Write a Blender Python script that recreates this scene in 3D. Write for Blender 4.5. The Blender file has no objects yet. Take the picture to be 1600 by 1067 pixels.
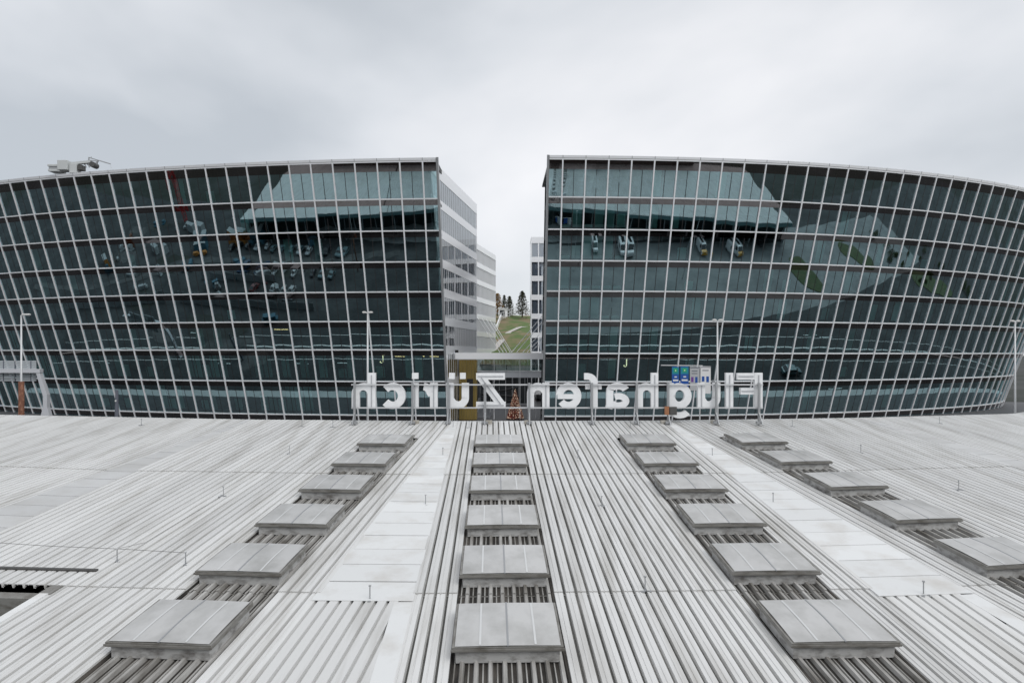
import bpy, math, random
from mathutils import Vector, Matrix
import numpy as np
random.seed(7)
sc = bpy.context.scene
C = sc.collection
F, HOR = 1067.0, 552.6            # focal length and horizon row, in pixels of the 1600 x 1067 photograph
# ------------------------------------------------------------------ camera
cd = bpy.data.cameras.new('camera'); cam = bpy.data.objects.new('camera', cd); C.objects.link(cam)
cd.sensor_width = 36.0; cd.lens = F * 36 / 1600; cd.shift_y = (HOR - 533.5) / 1600
cd.clip_start = 0.1; cd.clip_end = 6000
cam.location = (0, 0, 0); cam.rotation_euler = (math.pi / 2, 0, 0)
sc.camera = cam
# ------------------------------------------------------------------ world: overcast sky
w = bpy.data.worlds.new('World'); sc.world = w; w.use_nodes = True
nt = w.node_tree; N = nt.nodes; L = nt.links; N.clear()
out = N.new('ShaderNodeOutputWorld')
sky = N.new('ShaderNodeTexSky'); sky.sky_type = 'NISHITA'; sky.sun_disc = False
SUN_EL, SUN_ROT = math.radians(46), math.radians(141)
sky.sun_elevation = SUN_EL; sky.sun_rotation = SUN_ROT
b1 = N.new('ShaderNodeBackground'); b1.inputs[1].default_value = 0.09
L.new(sky.outputs[0], b1.inputs[0])
tc = N.new('ShaderNodeTexCoord')
mp = N.new('ShaderNodeMapping'); mp.inputs['Scale'].default_value = (1.0, 1.0, 1.7); mp.inputs['Location'].default_value = (16.73, 9.53, 12.78)
L.new(tc.outputs['Generated'], mp.inputs[0])
nz = N.new('ShaderNodeTexNoise'); nz.inputs['Scale'].default_value = 1.5; nz.inputs['Detail'].default_value = 5; nz.inputs['Roughness'].default_value = 0.48
nz.inputs['Distortion'].default_value = 0.15
L.new(mp.outputs[0], nz.inputs[0])
cr = N.new('ShaderNodeValToRGB')
cr.color_ramp.elements[0].position = 0.38; cr.color_ramp.elements[0].color = (0.53, 0.565, 0.605, 1)
cr.color_ramp.elements[1].position = 0.66; cr.color_ramp.elements[1].color = (0.92, 0.92, 0.94, 1)
e = cr.color_ramp.elements.new(0.50); e.color = (0.71, 0.735, 0.77, 1)
L.new(nz.outputs[0], cr.inputs[0])
b2 = N.new('ShaderNodeBackground'); b2.inputs[1].default_value = 0.98
L.new(cr.outputs[0], b2.inputs[0])
mx = N.new('ShaderNodeMixShader'); mx.inputs[0].default_value = 0.9
L.new(b1.outputs[0], mx.inputs[1]); L.new(b2.outputs[0], mx.inputs[2]); L.new(mx.outputs[0], out.inputs[0])
# soft sun behind the clouds
sd = bpy.data.lights.new('sun', 'SUN'); sd.energy = 1.45; sd.angle = math.radians(40); sd.color = (1, 0.98, 0.95)
sun = bpy.data.objects.new('sun', sd); C.objects.link(sun)
sdir = Vector((math.sin(SUN_ROT) * math.cos(SUN_EL), math.cos(SUN_ROT) * math.cos(SUN_EL), math.sin(SUN_EL)))
sun.rotation_euler = sdir.to_track_quat('Z', 'Y').to_euler(); sun.location = (0, 0, 60)
sc.view_settings.view_transform = 'Standard'; sc.view_settings.look = 'None'
sc.view_settings.exposure = 0.15; sc.view_settings.gamma = 1
try:
    sc.cycles.transparent_max_bounces = 24; sc.cycles.max_bounces = 8; sc.cycles.glossy_bounces = 5
    sc.cycles.caustics_reflective = False
except Exception: pass

# ------------------------------------------------------------------ helpers
def setp(o, **k):
    for a, v in k.items(): o[a] = v
    return o
def empty(name, loc, label, cat, group=None):
    o = bpy.data.objects.new(name, None); o.empty_display_size = 0.3; C.objects.link(o); o.location = loc
    o['label'] = label; o['category'] = cat
    if group: o['group'] = group
    return o
class MB:
    """collects vertices and faces of one mesh, in the parent's space"""
    def __init__(s): s.v = []; s.f = []
    def poly(s, pts):
        n = len(s.v); s.v += [tuple(p) for p in pts]; s.f.append(tuple(range(n, n + len(pts)))); return s
    def hexa(s, p):              # p: 8 points, bottom ring of 4 then top ring of 4
        n = len(s.v); s.v += [tuple(q) for q in p]
        s.f += [tuple(n + i for i in q) for q in ((3, 2, 1, 0), (4, 5, 6, 7), (0, 1, 5, 4), (1, 2, 6, 5), (2, 3, 7, 6), (3, 0, 4, 7))]
        return s
    def box(s, x0, x1, y0, y1, z0, z1):
        return s.hexa([(x0, y0, z0), (x1, y0, z0), (x1, y1, z0), (x0, y1, z0), (x0, y0, z1), (x1, y0, z1), (x1, y1, z1), (x0, y1, z1)])
    def bar(s, a, b, wx, wy=None, ref=(0, 0, 1)):
        a = Vector(a); b = Vector(b); d = (b - a).normalized(); wy = wx if wy is None else wy
        r = Vector(ref)
        if abs(d.dot(r)) > 0.98: r = Vector((0, 1, 0))
        u = d.cross(r).normalized() * wx / 2; q = u.cross(d).normalized() * wy / 2
        return s.hexa([a - u - q, a + u - q, a + u + q, a - u + q, b - u - q, b + u - q, b + u + q, b - u + q])
    def tube(s, pts, rad, n=8, caps=True):
        pts = [Vector(p) for p in pts]; rad = rad if isinstance(rad, (list, tuple)) else [rad] * len(pts)
        base = len(s.v)
        for i, p in enumerate(pts):
            d = (pts[min(i + 1, len(pts) - 1)] - pts[max(i - 1, 0)]).normalized()
            r = Vector((0, 0, 1)) if abs(d.z) < 0.9 else Vector((0, 1, 0))
            u = d.cross(r).normalized(); q = u.cross(d).normalized()
            for k in range(n):
                a = 2 * math.pi * k / n; s.v.append(tuple(p + (u * math.cos(a) + q * math.sin(a)) * rad[i]))
        for i in range(len(pts) - 1):
            for k in range(n):
                a = base + i * n + k; b = base + i * n + (k + 1) % n
                s.f.append((a, b, b + n, a + n))
        if caps:
            s.f.append(tuple(base + k for k in range(n))[::-1]); s.f.append(tuple(base + (len(pts) - 1) * n + k for k in range(n)))
        return s
    def prism(s, outline, y0, y1):   # outline in (x, z), extruded along y
        n = len(s.v); m = len(outline)
        s.v += [(x, y0, z) for x, z in outline] + [(x, y1, z) for x, z in outline]
        s.f.append(tuple(range(n, n + m))); s.f.append(tuple(range(n + 2 * m - 1, n + m - 1, -1)))
        for i in range(m):
            j = (i + 1) % m; s.f.append((n + i, n + m + i, n + m + j, n + j))
        return s
    def mesh(s, name, mat, smooth=False, fix=True):
        me = bpy.data.meshes.new(name); me.from_pydata(s.v, [], s.f)
        if fix:
            import bmesh
            bm = bmesh.new(); bm.from_mesh(me); bmesh.ops.recalc_face_normals(bm, faces=bm.faces); bm.to_mesh(me); bm.free()
        if smooth: me.polygons.foreach_set('use_smooth', [True] * len(me.polygons))
        me.materials.append(mat); me.update(); return me
    def build(s, name, mat, parent=None, smooth=False, fix=True, bevel=0):
        o = bpy.data.objects.new(name, s.mesh(name, mat, smooth, fix)); C.objects.link(o)
        if parent is not None: o.parent = parent
        if bevel:
            m = o.modifiers.new('bevel', 'BEVEL'); m.width = bevel; m.segments = 2; m.limit_method = 'ANGLE'
        return o
def inst(name, me, parent=None, mtx=None):
    o = bpy.data.objects.new(name, me); C.objects.link(o)
    if parent is not None: o.parent = parent
    if mtx is not None: o.matrix_local = mtx
    return o
def pix(x, y, Y):                 # photograph pixel at a known distance -> point
    return Vector(((x - 800) / F * Y, Y, (HOR - y) / F * Y))

# ------------------------------------------------------------------ materials
def mat(name, col, rough=0.6, metal=0.0, noise=None, spec=0.5, emit=None, bump=0, bscale=20, rnd=0):
    """noise: (scale xyz, colour 2, low, high[, detail]) in world space"""
    m = bpy.data.materials.new(name); m.use_nodes = True; n = m.node_tree.nodes; l = m.node_tree.links
    p = n['Principled BSDF']; p.inputs['Roughness'].default_value = rough; p.inputs['Metallic'].default_value = metal
    p.inputs['Specular IOR Level'].default_value = spec
    col = tuple(col) + (1,); p.inputs['Base Color'].default_value = col; src = None
    if noise:
        g = n.new('ShaderNodeNewGeometry'); mpn = n.new('ShaderNodeMapping'); mpn.inputs['Scale'].default_value = noise[0]
        l.new(g.outputs['Position'], mpn.inputs[0]); t = n.new('ShaderNodeTexNoise'); t.inputs['Scale'].default_value = 1
        t.inputs['Detail'].default_value = noise[4] if len(noise) > 4 else 5; t.inputs['Roughness'].default_value = 0.6
        l.new(mpn.outputs[0], t.inputs[0]); r = n.new('ShaderNodeMapRange'); r.inputs[1].default_value = noise[2]; r.inputs[2].default_value = noise[3]
        l.new(t.outputs[0], r.inputs[0]); mxn = n.new('ShaderNodeMix'); mxn.data_type = 'RGBA'
        mxn.inputs[6].default_value = col; mxn.inputs[7].default_value = tuple(noise[1]) + (1,)
        l.new(r.outputs[0], mxn.inputs[0]); src = mxn.outputs[2]
    if rnd:
        oi = n.new('ShaderNodeObjectInfo'); mr = n.new('ShaderNodeMapRange'); mr.inputs[3].default_value = 1 - rnd; mr.inputs[4].default_value = 1 + rnd
        l.new(oi.outputs['Random'], mr.inputs[0]); vm = n.new('ShaderNodeVectorMath'); vm.operation = 'SCALE'
        if src is not None: l.new(src, vm.inputs[0])
        else: vm.inputs[0].default_value = col[:3]
        l.new(mr.outputs[0], vm.inputs['Scale']); src = vm.outputs[0]
    if src is not None: l.new(src, p.inputs['Base Color'])
    if bump:
        g = n.new('ShaderNodeNewGeometry'); t = n.new('ShaderNodeTexNoise'); t.inputs['Scale'].default_value = bscale; t.inputs['Detail'].default_value = 4
        l.new(g.outputs['Position'], t.inputs[0]); bp = n.new('ShaderNodeBump'); bp.inputs['Strength'].default_value = bump; bp.inputs['Distance'].default_value = 0.02
        l.new(t.outputs[0], bp.inputs['Height']); l.new(bp.outputs[0], p.inputs['Normal'])
    if emit:
        p.inputs['Emission Color'].default_value = tuple(emit[0]) + (1,); p.inputs['Emission Strength'].default_value = emit[1]
    return m
def glass(name, refl, tint, gcol=(0.9, 0.98, 1.0), rough=0.0):
    m = bpy.data.materials.new(name); m.use_nodes = True; n = m.node_tree.nodes; l = m.node_tree.links; n.clear()
    o = n.new('ShaderNodeOutputMaterial'); mxs = n.new('ShaderNodeMixShader'); t = n.new('ShaderNodeBsdfTransparent'); t.inputs[0].default_value = tuple(tint) + (1,)
    g = n.new('ShaderNodeBsdfGlossy'); g.inputs['Color'].default_value = tuple(gcol) + (1,); g.inputs['Roughness'].default_value = rough
    fr = n.new('ShaderNodeFresnel'); fr.inputs[0].default_value = 1.5; mr = n.new('ShaderNodeMapRange')
    mr.inputs[1].default_value = 0.04; mr.inputs[2].default_value = 1; mr.inputs[3].default_value = refl; mr.inputs[4].default_value = 1
    l.new(fr.outputs[0], mr.inputs[0]); l.new(mr.outputs[0], mxs.inputs[0]); l.new(t.outputs[0], mxs.inputs[1]); l.new(g.outputs[0], mxs.inputs[2]); l.new(mxs.outputs[0], o.inputs[0])
    return m
M = {}
M['sheet'] = mat('roof_sheet_paint', (0.63, 0.632, 0.625), 0.36, 0.0, ((2.2, 0.18, 0.5), (0.38, 0.37, 0.345), 0.46, 0.78, 6), rnd=0.07, bump=0.06, bscale=60)
M['dirty'] = mat('roof_sheet_dirty', (0.44, 0.435, 0.42), 0.8, 0.0, ((3.2, 0.5, 1), (0.13, 0.12, 0.105), 0.38, 0.68, 8), bump=0.25, bscale=40)
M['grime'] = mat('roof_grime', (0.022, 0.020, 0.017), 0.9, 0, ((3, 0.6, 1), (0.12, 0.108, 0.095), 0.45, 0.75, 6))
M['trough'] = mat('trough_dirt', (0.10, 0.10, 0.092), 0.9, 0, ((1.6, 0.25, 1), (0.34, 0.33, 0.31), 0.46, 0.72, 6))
M['cover'] = mat('cover_panel_paint', (0.68, 0.69, 0.69), 0.5, 0, ((0.9, 0.9, 0.9), (0.52, 0.50, 0.47), 0.47, 0.8, 7), rnd=0.05)
M['cover_old'] = mat('weathered_cover_panel', (0.50, 0.505, 0.505), 0.55, 0, ((0.7, 0.7, 0.7), (0.42, 0.415, 0.40), 0.42, 0.75, 7), rnd=0.05)
M['curb'] = mat('skylight_curb', (0.50, 0.50, 0.49), 0.7, 0, ((3, 3, 6), (0.17, 0.16, 0.15), 0.45, 0.7, 6))
M['sframe'] = mat('skylight_frame', (0.24, 0.235, 0.22), 0.55, 0.2, ((2.5, 2.5, 8), (0.13, 0.12, 0.105), 0.45, 0.7, 6))
M['poly'] = mat('skylight_polycarbonate', (0.48, 0.48, 0.475), 0.3, 0, ((1.3, 0.9, 1.0), (0.34, 0.34, 0.33), 0.4, 0.7, 5), rnd=0.04)
M['strap'] = mat('skylight_pale_rib', (0.58, 0.59, 0.59), 0.35)
M['darkmetal'] = mat('dark_metal', (0.09, 0.088, 0.085), 0.5, 0.4)
M['galv'] = mat('galvanised_steel', (0.36, 0.37, 0.38), 0.45, 0.5)
M['concrete_block'] = mat('concrete_block', (0.40, 0.38, 0.34), 0.9, 0, ((9, 9, 9), (0.28, 0.26, 0.22), 0.4, 0.7))
M['letter'] = mat('letter_white', (0.80, 0.81, 0.82), 0.45, 0, ((2, 2, 2), (0.70, 0.71, 0.72), 0.45, 0.75))
M['groove'] = mat('letter_groove', (0.42, 0.43, 0.45), 0.5)
M['mull'] = mat('facade_aluminium', (0.90, 0.91, 0.93), 0.3, 0.0, rnd=0.03)
M['corner'] = mat('corner_panel', (0.33, 0.34, 0.35), 0.4, 0.2)
M['glass'] = glass('facade_glass', 0.43, (0.56, 0.78, 0.80), (0.66, 0.92, 1.0))
M['sideglass'] = glass('side_glass', 0.30, (0.96, 0.98, 0.99), (0.95, 0.98, 1.0))
M['towerblind'] = mat('pale_blue_blind', (0.50, 0.58, 0.72), 0.7)
M['bluescreen'] = mat('blue_grey_backing', (0.34, 0.42, 0.48), 0.7)
M['clear'] = glass('clear_glass', 0.10, (0.80, 0.86, 0.85))
M['band'] = mat('spandrel_frit', (0.045, 0.036, 0.034), 0.06, 0, spec=1.0)
M['band'] = glass('spandrel_glass', 0.17, (0.30, 0.25, 0.25), (0.92, 0.90, 0.92), 0.02)
M['slab'] = mat('floor_slab', (0.16, 0.16, 0.16), 0.8)
M['core'] = mat('interior_wall', (0.10, 0.115, 0.12), 0.8, 0, ((0.25, 0.25, 0.5), (0.02, 0.025, 0.027), 0.4, 0.6, 3))
M['post'] = mat('inner_post', (0.025, 0.026, 0.028), 0.5)
M['blind'] = mat('interior_screen', (0.42, 0.72, 0.66), 0.6, rnd=0.35)
M['sill'] = mat('interior_balustrade', (0.60, 0.85, 0.80), 0.5)
M['white'] = mat('white_cladding', (0.88, 0.89, 0.91), 0.14, 0, rnd=0.02, spec=1.0)
M['offwhite'] = mat('pale_cladding', (0.74, 0.76, 0.79), 0.2, spec=0.9)
M['greyclad'] = mat('grey_cladding', (0.32, 0.33, 0.35), 0.5)
M['beam'] = mat('white_beam', (0.90, 0.90, 0.91), 0.4)
M['bronze'] = mat('bronze_cladding', (0.36, 0.26, 0.085), 0.38, 0.55, ((0.8, 0.8, 0.15), (0.25, 0.185, 0.06), 0.4, 0.65))
M['black'] = mat('black_paint', (0.012, 0.012, 0.013), 0.4)
M['asphalt'] = mat('asphalt', (0.026, 0.027, 0.029), 0.85, 0, ((0.12, 0.12, 0.12), (0.055, 0.058, 0.06), 0.4, 0.65, 7))
M['asphalt2'] = mat('worn_asphalt', (0.10, 0.10, 0.10), 0.9, 0, ((0.3, 0.3, 0.3), (0.055, 0.056, 0.058), 0.4, 0.65, 7))
M['concrete'] = mat('apron_concrete', (0.25, 0.26, 0.26), 0.85, 0, ((0.14, 0.14, 0.14), (0.17, 0.178, 0.18), 0.38, 0.66, 7))
M['pave'] = mat('pavement', (0.30, 0.30, 0.295), 0.85, 0, ((0.5, 0.5, 0.5), (0.22, 0.22, 0.22), 0.4, 0.65, 6))
M['palekerb'] = mat('pale_paving', (0.55, 0.57, 0.57), 0.8)
M['plaza'] = mat('plaza_paving', (0.075, 0.075, 0.08), 0.6, 0, ((0.6, 0.6, 0.6), (0.08, 0.08, 0.085), 0.4, 0.65))
M['paint'] = mat('road_paint', (0.72, 0.72, 0.70), 0.7)
M['grass'] = mat('grass', (0.045, 0.075, 0.022), 0.9, 0, ((0.5, 0.5, 0.5), (0.075, 0.085, 0.035), 0.4, 0.65, 8), bump=0.6, bscale=6)
M['hill'] = mat('hill_grass', (0.085, 0.135, 0.035), 0.95, 0, ((0.14, 0.10, 0.2), (0.20, 0.155, 0.09), 0.44, 0.60, 10), bump=1.0, bscale=2.5)
M['terrain'] = mat('terrain', (0.050, 0.052, 0.050), 0.95, 0, ((0.03, 0.03, 0.03), (0.022, 0.027, 0.02), 0.42, 0.6, 8))
M['path'] = mat('path_gravel', (0.46, 0.44, 0.41), 0.9)
M['lamp'] = mat('lamp_pole_grey', (0.56, 0.57, 0.58), 0.45, 0.2)
M['lamphead'] = mat('lamp_head', (0.72, 0.72, 0.70), 0.4)
M['rust'] = mat('rust_sleeve', (0.13, 0.05, 0.028), 0.8, 0, ((6, 6, 3), (0.30, 0.15, 0.09), 0.5, 0.68, 6))
M['gantry'] = mat('gantry_grey', (0.58, 0.59, 0.62), 0.45, 0.2)
M['signback'] = mat('sign_back', (0.42, 0.45, 0.47), 0.5, 0.2)
M['blue'] = mat('banner_blue', (0.008, 0.075, 0.32), 0.5)
M['teal'] = mat('banner_teal', (0.01, 0.22, 0.30), 0.5)
M['green'] = mat('banner_green', (0.03, 0.36, 0.12), 0.5)
M['bannerw'] = mat('banner_white', (0.70, 0.70, 0.70), 0.5)
M['bannerg'] = mat('banner_grey', (0.42, 0.43, 0.44), 0.5)
M['purple'] = mat('banner_purple', (0.16, 0.05, 0.28), 0.5)
M['ink'] = mat('banner_ink', (0.12, 0.13, 0.16), 0.5)
M['jgold'] = mat('lit_logo', (0.9, 0.8, 0.5), 0.4, emit=((1, 0.86, 0.52), 1.6))
M['warm'] = mat('lit_strip', (1, 0.8, 0.5), 0.4, emit=((1, 0.66, 0.28), 3.0))
M['cool'] = mat('lit_tube', (0.9, 0.95, 1), 0.4, emit=((0.85, 0.95, 1.0), 0.9))
M['bark'] = mat('bark', (0.06, 0.045, 0.032), 0.9)
M['conifer'] = mat('conifer_needles', (0.075, 0.080, 0.050), 0.9, rnd=0.25)
M['autumn'] = mat('autumn_leaves', (0.21, 0.115, 0.025), 0.9)
M['xgreen'] = mat('fir_needles', (0.20, 0.075, 0.05), 0.9)
M['xred'] = mat('red_bauble', (0.42, 0.085, 0.05), 0.3)
M['xlight'] = mat('fairy_light', (1, 0.9, 0.7), 0.4, emit=((1, 0.80, 0.60), 0.55))
M['vanw'] = mat('van_white', (0.72, 0.73, 0.74), 0.25, 0, spec=0.6)
M['vany'] = mat('van_yellow', (0.60, 0.30, 0.02), 0.3)
M['cglass'] = mat('car_glass', (0.015, 0.017, 0.02), 0.05, 0, spec=0.9)
M['tyre'] = mat('tyre', (0.018, 0.018, 0.018), 0.85)
for nm, c in (('silver', (0.42, 0.44, 0.46)), ('dark', (0.03, 0.032, 0.038)), ('blue', (0.03, 0.065, 0.13)), ('red', (0.13, 0.025, 0.025)), ('white', (0.45, 0.46, 0.47)), ('teal', (0.13, 0.19, 0.21))):
    M['car_' + nm] = mat('car_' + nm, c, 0.28, 0.1, spec=0.6)
M['cont_o'] = mat('container_orange', (0.42, 0.17, 0.035), 0.6)
M['cont_b'] = mat('container_blue', (0.05, 0.13, 0.18), 0.6)
M['cont_w'] = mat('container_white', (0.34, 0.36, 0.37), 0.6)
M['crane_red'] = mat('crane_red', (0.40, 0.03, 0.035), 0.5)
M['eave'] = mat('eave_fascia', (0.13, 0.22, 0.23), 0.5)
M['tdark'] = mat('terminal_glazing', (0.02, 0.024, 0.027), 0.12, 0, spec=0.6)
M['deck'] = mat('deck_cladding', (0.085, 0.066, 0.058), 0.7, 0, ((0.15, 0.15, 1.0), (0.14, 0.115, 0.105), 0.4, 0.6))
M['machine'] = mat('machine_white', (0.52, 0.54, 0.54), 0.45)

GZ = -10.5                       # street level, seen from the camera's eye height
# ================================================================== ground
def struct(o): o['kind'] = 'structure'; return o
def ring(cx, cy, rx, ry, z, n=40, rot=0):
    return [(cx + rx * math.cos(a) * math.cos(rot) - ry * math.sin(a) * math.sin(rot), cy + rx * math.cos(a) * math.sin(rot) + ry * math.sin(a) * math.cos(rot), z) for a in [2 * math.pi * i / n for i in range(n)]]
struct(MB().poly([(-3000, -2500, GZ - .012), (3000, -2500, GZ - .012), (3000, 3500, GZ - .012), (-3000, 3500, GZ - .012)]).build('ground', M['terrain']))
struct(MB().poly([(-260, 28, GZ - .004), (260, 28, GZ - .004), (260, 128, GZ - .004), (-260, 128, GZ - .004)]).build('road', M['asphalt']))
# ================================================================== the two curved glass buildings
PW = 3.0                                             # width of a facade panel
ZK = [25.973, 21.256, 17.110, 12.976, 8.860, 4.712, 0.582, -4.146, -9.345]
class Facade:
    def __init__(s, sgn, c, t, smax, cap, grow, dz6=0):
        s.sgn, s.t = sgn, t; s.z = list(ZK); s.z[6] += dz6
        s.phi = math.atan(t)
        n = 1200; s.S = np.linspace(-6, smax, n); ds = s.S[1] - s.S[0]
        u = np.minimum(s.S, cap) / 60
        kap = sum(c[3 + j] * u ** j for j in range(4)) / 60 + grow * np.maximum(s.S - cap, 0)
        kap = np.where(s.S < 0, c[3] / 60, kap)
        th = np.concatenate([[0], np.cumsum((kap[1:] + kap[:-1]) / 2 * ds)]); th += c[2] - np.interp(0, s.S, th)
        dx, dy = sgn * np.cos(th), np.sin(th)
        x = np.concatenate([[0], np.cumsum((dx[1:] + dx[:-1]) / 2 * ds)]); y = np.concatenate([[0], np.cumsum((dy[1:] + dy[:-1]) / 2 * ds)])
        s.X = x - np.interp(0, s.S, x) + c[0]; s.Y = y - np.interp(0, s.S, y) + c[1]; s.T = th
    def P(s, q, z, off=0.0, vert=False):             # off: metres outwards from the glass (vert: horizontally)
        X, Y, T = (float(np.interp(q, s.S, a)) for a in (s.X, s.Y, s.T))
        nx, ny = s.sgn * math.sin(T), -math.cos(T)
        if vert: h = z * s.t + off; dz = 0
        else: h = z * s.t + off * math.cos(s.phi); dz = -off * math.sin(s.phi)
        return Vector((X + nx * h, Y + ny * h, z + dz))
FL = Facade(-1, [-11.73991, 100.46318, .04272, .28714, -.30503, .40256, .01102], .31537, 125, 75, 0.0002)
FR = Facade(1, [6.59957, 99.38225, .02269, .17439, .66491, -.47353, .08191], .31705, 130, 72, 0.00042, -0.532)
ZTOP, ZBOT = 26.43, GZ - 0.05

def sweep(mb, pts_fn, qs, prof):
    """closed profile [(a, b)] carried along stations qs: pts_fn(q, a, b)"""
    base = len(mb.v); m = len(prof)
    for q in qs:
        for a, b in prof: mb.v.append(tuple(pts_fn(q, a, b)))
    for i in range(len(qs) - 1):
        for j in range(m):
            a = base + i * m + j; b = base + i * m + (j + 1) % m; mb.f.append((a, b, b + m, a + m))
    mb.f.append(tuple(range(base, base + m))); mb.f.append(tuple(range(base + (len(qs) - 1) * m + m - 1, base + (len(qs) - 1) * m - 1, -1)))
    return mb

def office(fc, ncol, s_end, label, seed, blinds):
    rng = random.Random(seed)
    root = empty('office_building', fc.P(0, GZ), label, 'office building', 'pair of curved glass office blocks')
    org = Vector(root.location)
    def loc(v): return Vector(v) - org
    P = lambda q, z, o=0.0, vert=False: loc(fc.P(q, z, o, vert))
    cols = [s_end] + [i * PW for i in range(ncol + 1)]
    rows = fc.z + [ZBOT]
    G = 4
    extra = MB()
    cells = 0
    for ci in range(len(cols) - 1):
        for k in range(len(rows) - 1):
            a, b, zt, zb = cols[ci], cols[ci + 1], rows[k], rows[k + 1]
            amp = rng.gauss(0.022, 0.005); tx, ty = rng.gauss(0, .0016), rng.gauss(0, .0016); hb = rng.gauss(0, .002)
            wv = (b - a); hv = zt - zb; vv = []
            for j in range(G + 1):
                for i in range(G + 1):
                    u, v = i / G, j / G
                    o = amp * (1 - (2 * u - 1) ** 2) * (1 - .6 * (2 * v - 1) ** 2) + tx * (u - .5) * wv + ty * (v - .5) * hv + hb * math.sin(math.pi * 2 * v)
                    # straight between the mullions: interpolate the corners, then bow the sheet
                    p = fc.P(a, zb + (zt - zb) * v).lerp(fc.P(b, zb + (zt - zb) * v), u)
                    T = float(np.interp((a + b) / 2, fc.S, fc.T)); nn = Vector((fc.sgn * math.sin(T) * math.cos(fc.phi), -math.cos(T) * math.cos(fc.phi), -math.sin(fc.phi)))
                    vv.append(loc(p + nn * o))
            ff = []
            for j in range(G):
                for i in range(G):
                    q = j * (G + 1) + i; fq = (q, q + 1, q + G + 2, q + G + 1); ff.append(fq if fc.sgn > 0 else fq[::-1])
            mb = MB(); mb.v = [tuple(x) for x in vv]; mb.f = ff
            cells += 1
            if cells <= 300: mb.build('pane', M['glass'], root, smooth=True, fix=False)
            else:
                n = len(extra.v); extra.v += mb.v; extra.f += [tuple(n + i for i in f) for f in ff]
    if extra.v: setp(extra.build('pane_field', M['glass'], root, smooth=True, fix=False), kind='stuff')
    # mullions: straight leaning bars, outer face proud of the transoms
    for i, q in enumerate(cols[1:]):
        wd = 0.088
        prof = [(-wd, -.12), (wd, -.12), (wd, .16), (-wd, .16)]
        mb = MB(); sweep(mb, lambda z, a, b: P(q + a, z, b), [ZBOT, fc.z[0] + .02], prof); mb.build('mullion', M['mull'], root)
        # dark joint between the two lights of a panel
        if i < ncol:
            e0, e1 = fc.P(q, 0), fc.P(q + PW, 0)
            def JP(z, a_, b_):
                c0, c1 = fc.P(q, z, b_), fc.P(q + PW, z, b_); return loc(c0.lerp(c1, .5 + a_ / PW))
            mb = MB(); sweep(mb, JP, [ZBOT, fc.z[0] - .1], [(-.04, -.03), (.04, -.03), (.04, .03), (-.04, .03)]); mb.build('glass_joint', M['post'], root)
    for k, z in enumerate(fc.z):
        hh = .078
        mb = MB(); sweep(mb, lambda q, a, b: P(q, z + a, b), cols, [(-hh, -.10), (hh, -.10), (hh, .125), (-hh, .125)]); mb.build('transom', M['mull'], root)
    # parapet: fascia and coping over the top row
    fine = cols
    mb = MB(); sweep(mb, lambda q, a, b: P(q, a, b), fine, [(fc.z[0] + .13, -.10), (ZTOP, -.10), (ZTOP, .14), (fc.z[0] + .13, .14)])
    mb.build('parapet', M['mull'], root)
    for q in cols[1:]:
        mb = MB(); sweep(mb, lambda z, a, b: P(q + a, z, b), [fc.z[0] + .16, ZTOP + .02], [(-.03, .10), (.03, .10), (.03, .155), (-.03, .155)]); mb.build('parapet_joint', M['corner'], root)
    # end post at the gap
    mb = MB(); sweep(mb, lambda z, a, b: P(s_end + a, z, b), [ZBOT, ZTOP + .03], [(-.30, -.5), (-.02, -.5), (-.02, .19), (-.30, .19)]); mb.build('corner_post', M['corner'], root)
    # floors, ceilings and core
    for k, z in enumerate(fc.z):
        mb = MB(); sweep(mb, lambda q, a, b: P(q, z + a, b, True), cols, [(-.25, -.55), (.05, -.55), (.05, -9), (-.25, -9)]); mb.build('floor_slab', M['slab'], root)
        hz = 1.12 if k == 0 else .72
        mb = MB(); sweep(mb, lambda q, a, b: P(q, z + a, b), cols, [(-.12 - hz, .02), (-.1, .02), (-.1, .045), (-.12 - hz, .045)]); mb.build('spandrel_band', M['band'], root)
    mb = MB(); sweep(mb, lambda q, a, b: P(q, a, b, True), cols, [(ZTOP - .35, -.3), (ZTOP - .1, -.3), (ZTOP - .1, -16), (ZTOP - .35, -16)]); mb.build('flat_roof', M['slab'], root)
    mb = MB(); sweep(mb, lambda q, a, b: P(q, a, b, True), cols, [(ZBOT, -8.4), (ZTOP - .36, -8.4), (ZTOP - .36, -8.8), (ZBOT, -8.8)]); mb.build('core_wall', M['core'], root)
    qe = cols[-1]; MB().poly([P(qe, ZBOT, -.2, True), P(qe, ZTOP - .1, -.2, True), P(qe, ZTOP - .1, -8.6, True), P(qe, ZBOT, -8.6, True)]).build('end_wall', M['core'], root)
    # screens and balustrades behind the glass
    for ci in range(1, min(len(cols) - 1, 30)):
        a, b = cols[ci], cols[ci + 1]
        for k in range(len(fc.z) - 1):
            zt, zb = fc.z[k], fc.z[k + 1]
            for h in (0, 1):
                q0 = a + .16 + h * PW / 2; q1 = q0 + PW / 2 - .24
                if rng.random() < blinds(ci, k):
                    top = zt - .95 if rng.random() < .6 else zb + rng.uniform(1.2, 2.6)
                    MB().poly([P(q0, zb + .1, -1.3), P(q1, zb + .1, -1.3), P(q1, top, -1.3), P(q0, top, -1.3)]).build('interior_screen', M['blind'], root)
    return root, P, loc, org

def bl_left(ci, k):
    if k >= 6: return .45
    if k == 5: return .22
    return .05
offL, PL, locL, orgL = office(FL, 33, -1.75, 'left curved glass office block with lift machine on its roof', 3, bl_left)
offR, PR, locR, orgR = office(FR, 39, -1.75, 'right curved glass office block behind the Flughafen lettering', 5, lambda ci, k: (.5 if ci < 4 and k in (5, 1, 2, 3, 4) else .12) if k > 0 else .03)
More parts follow.
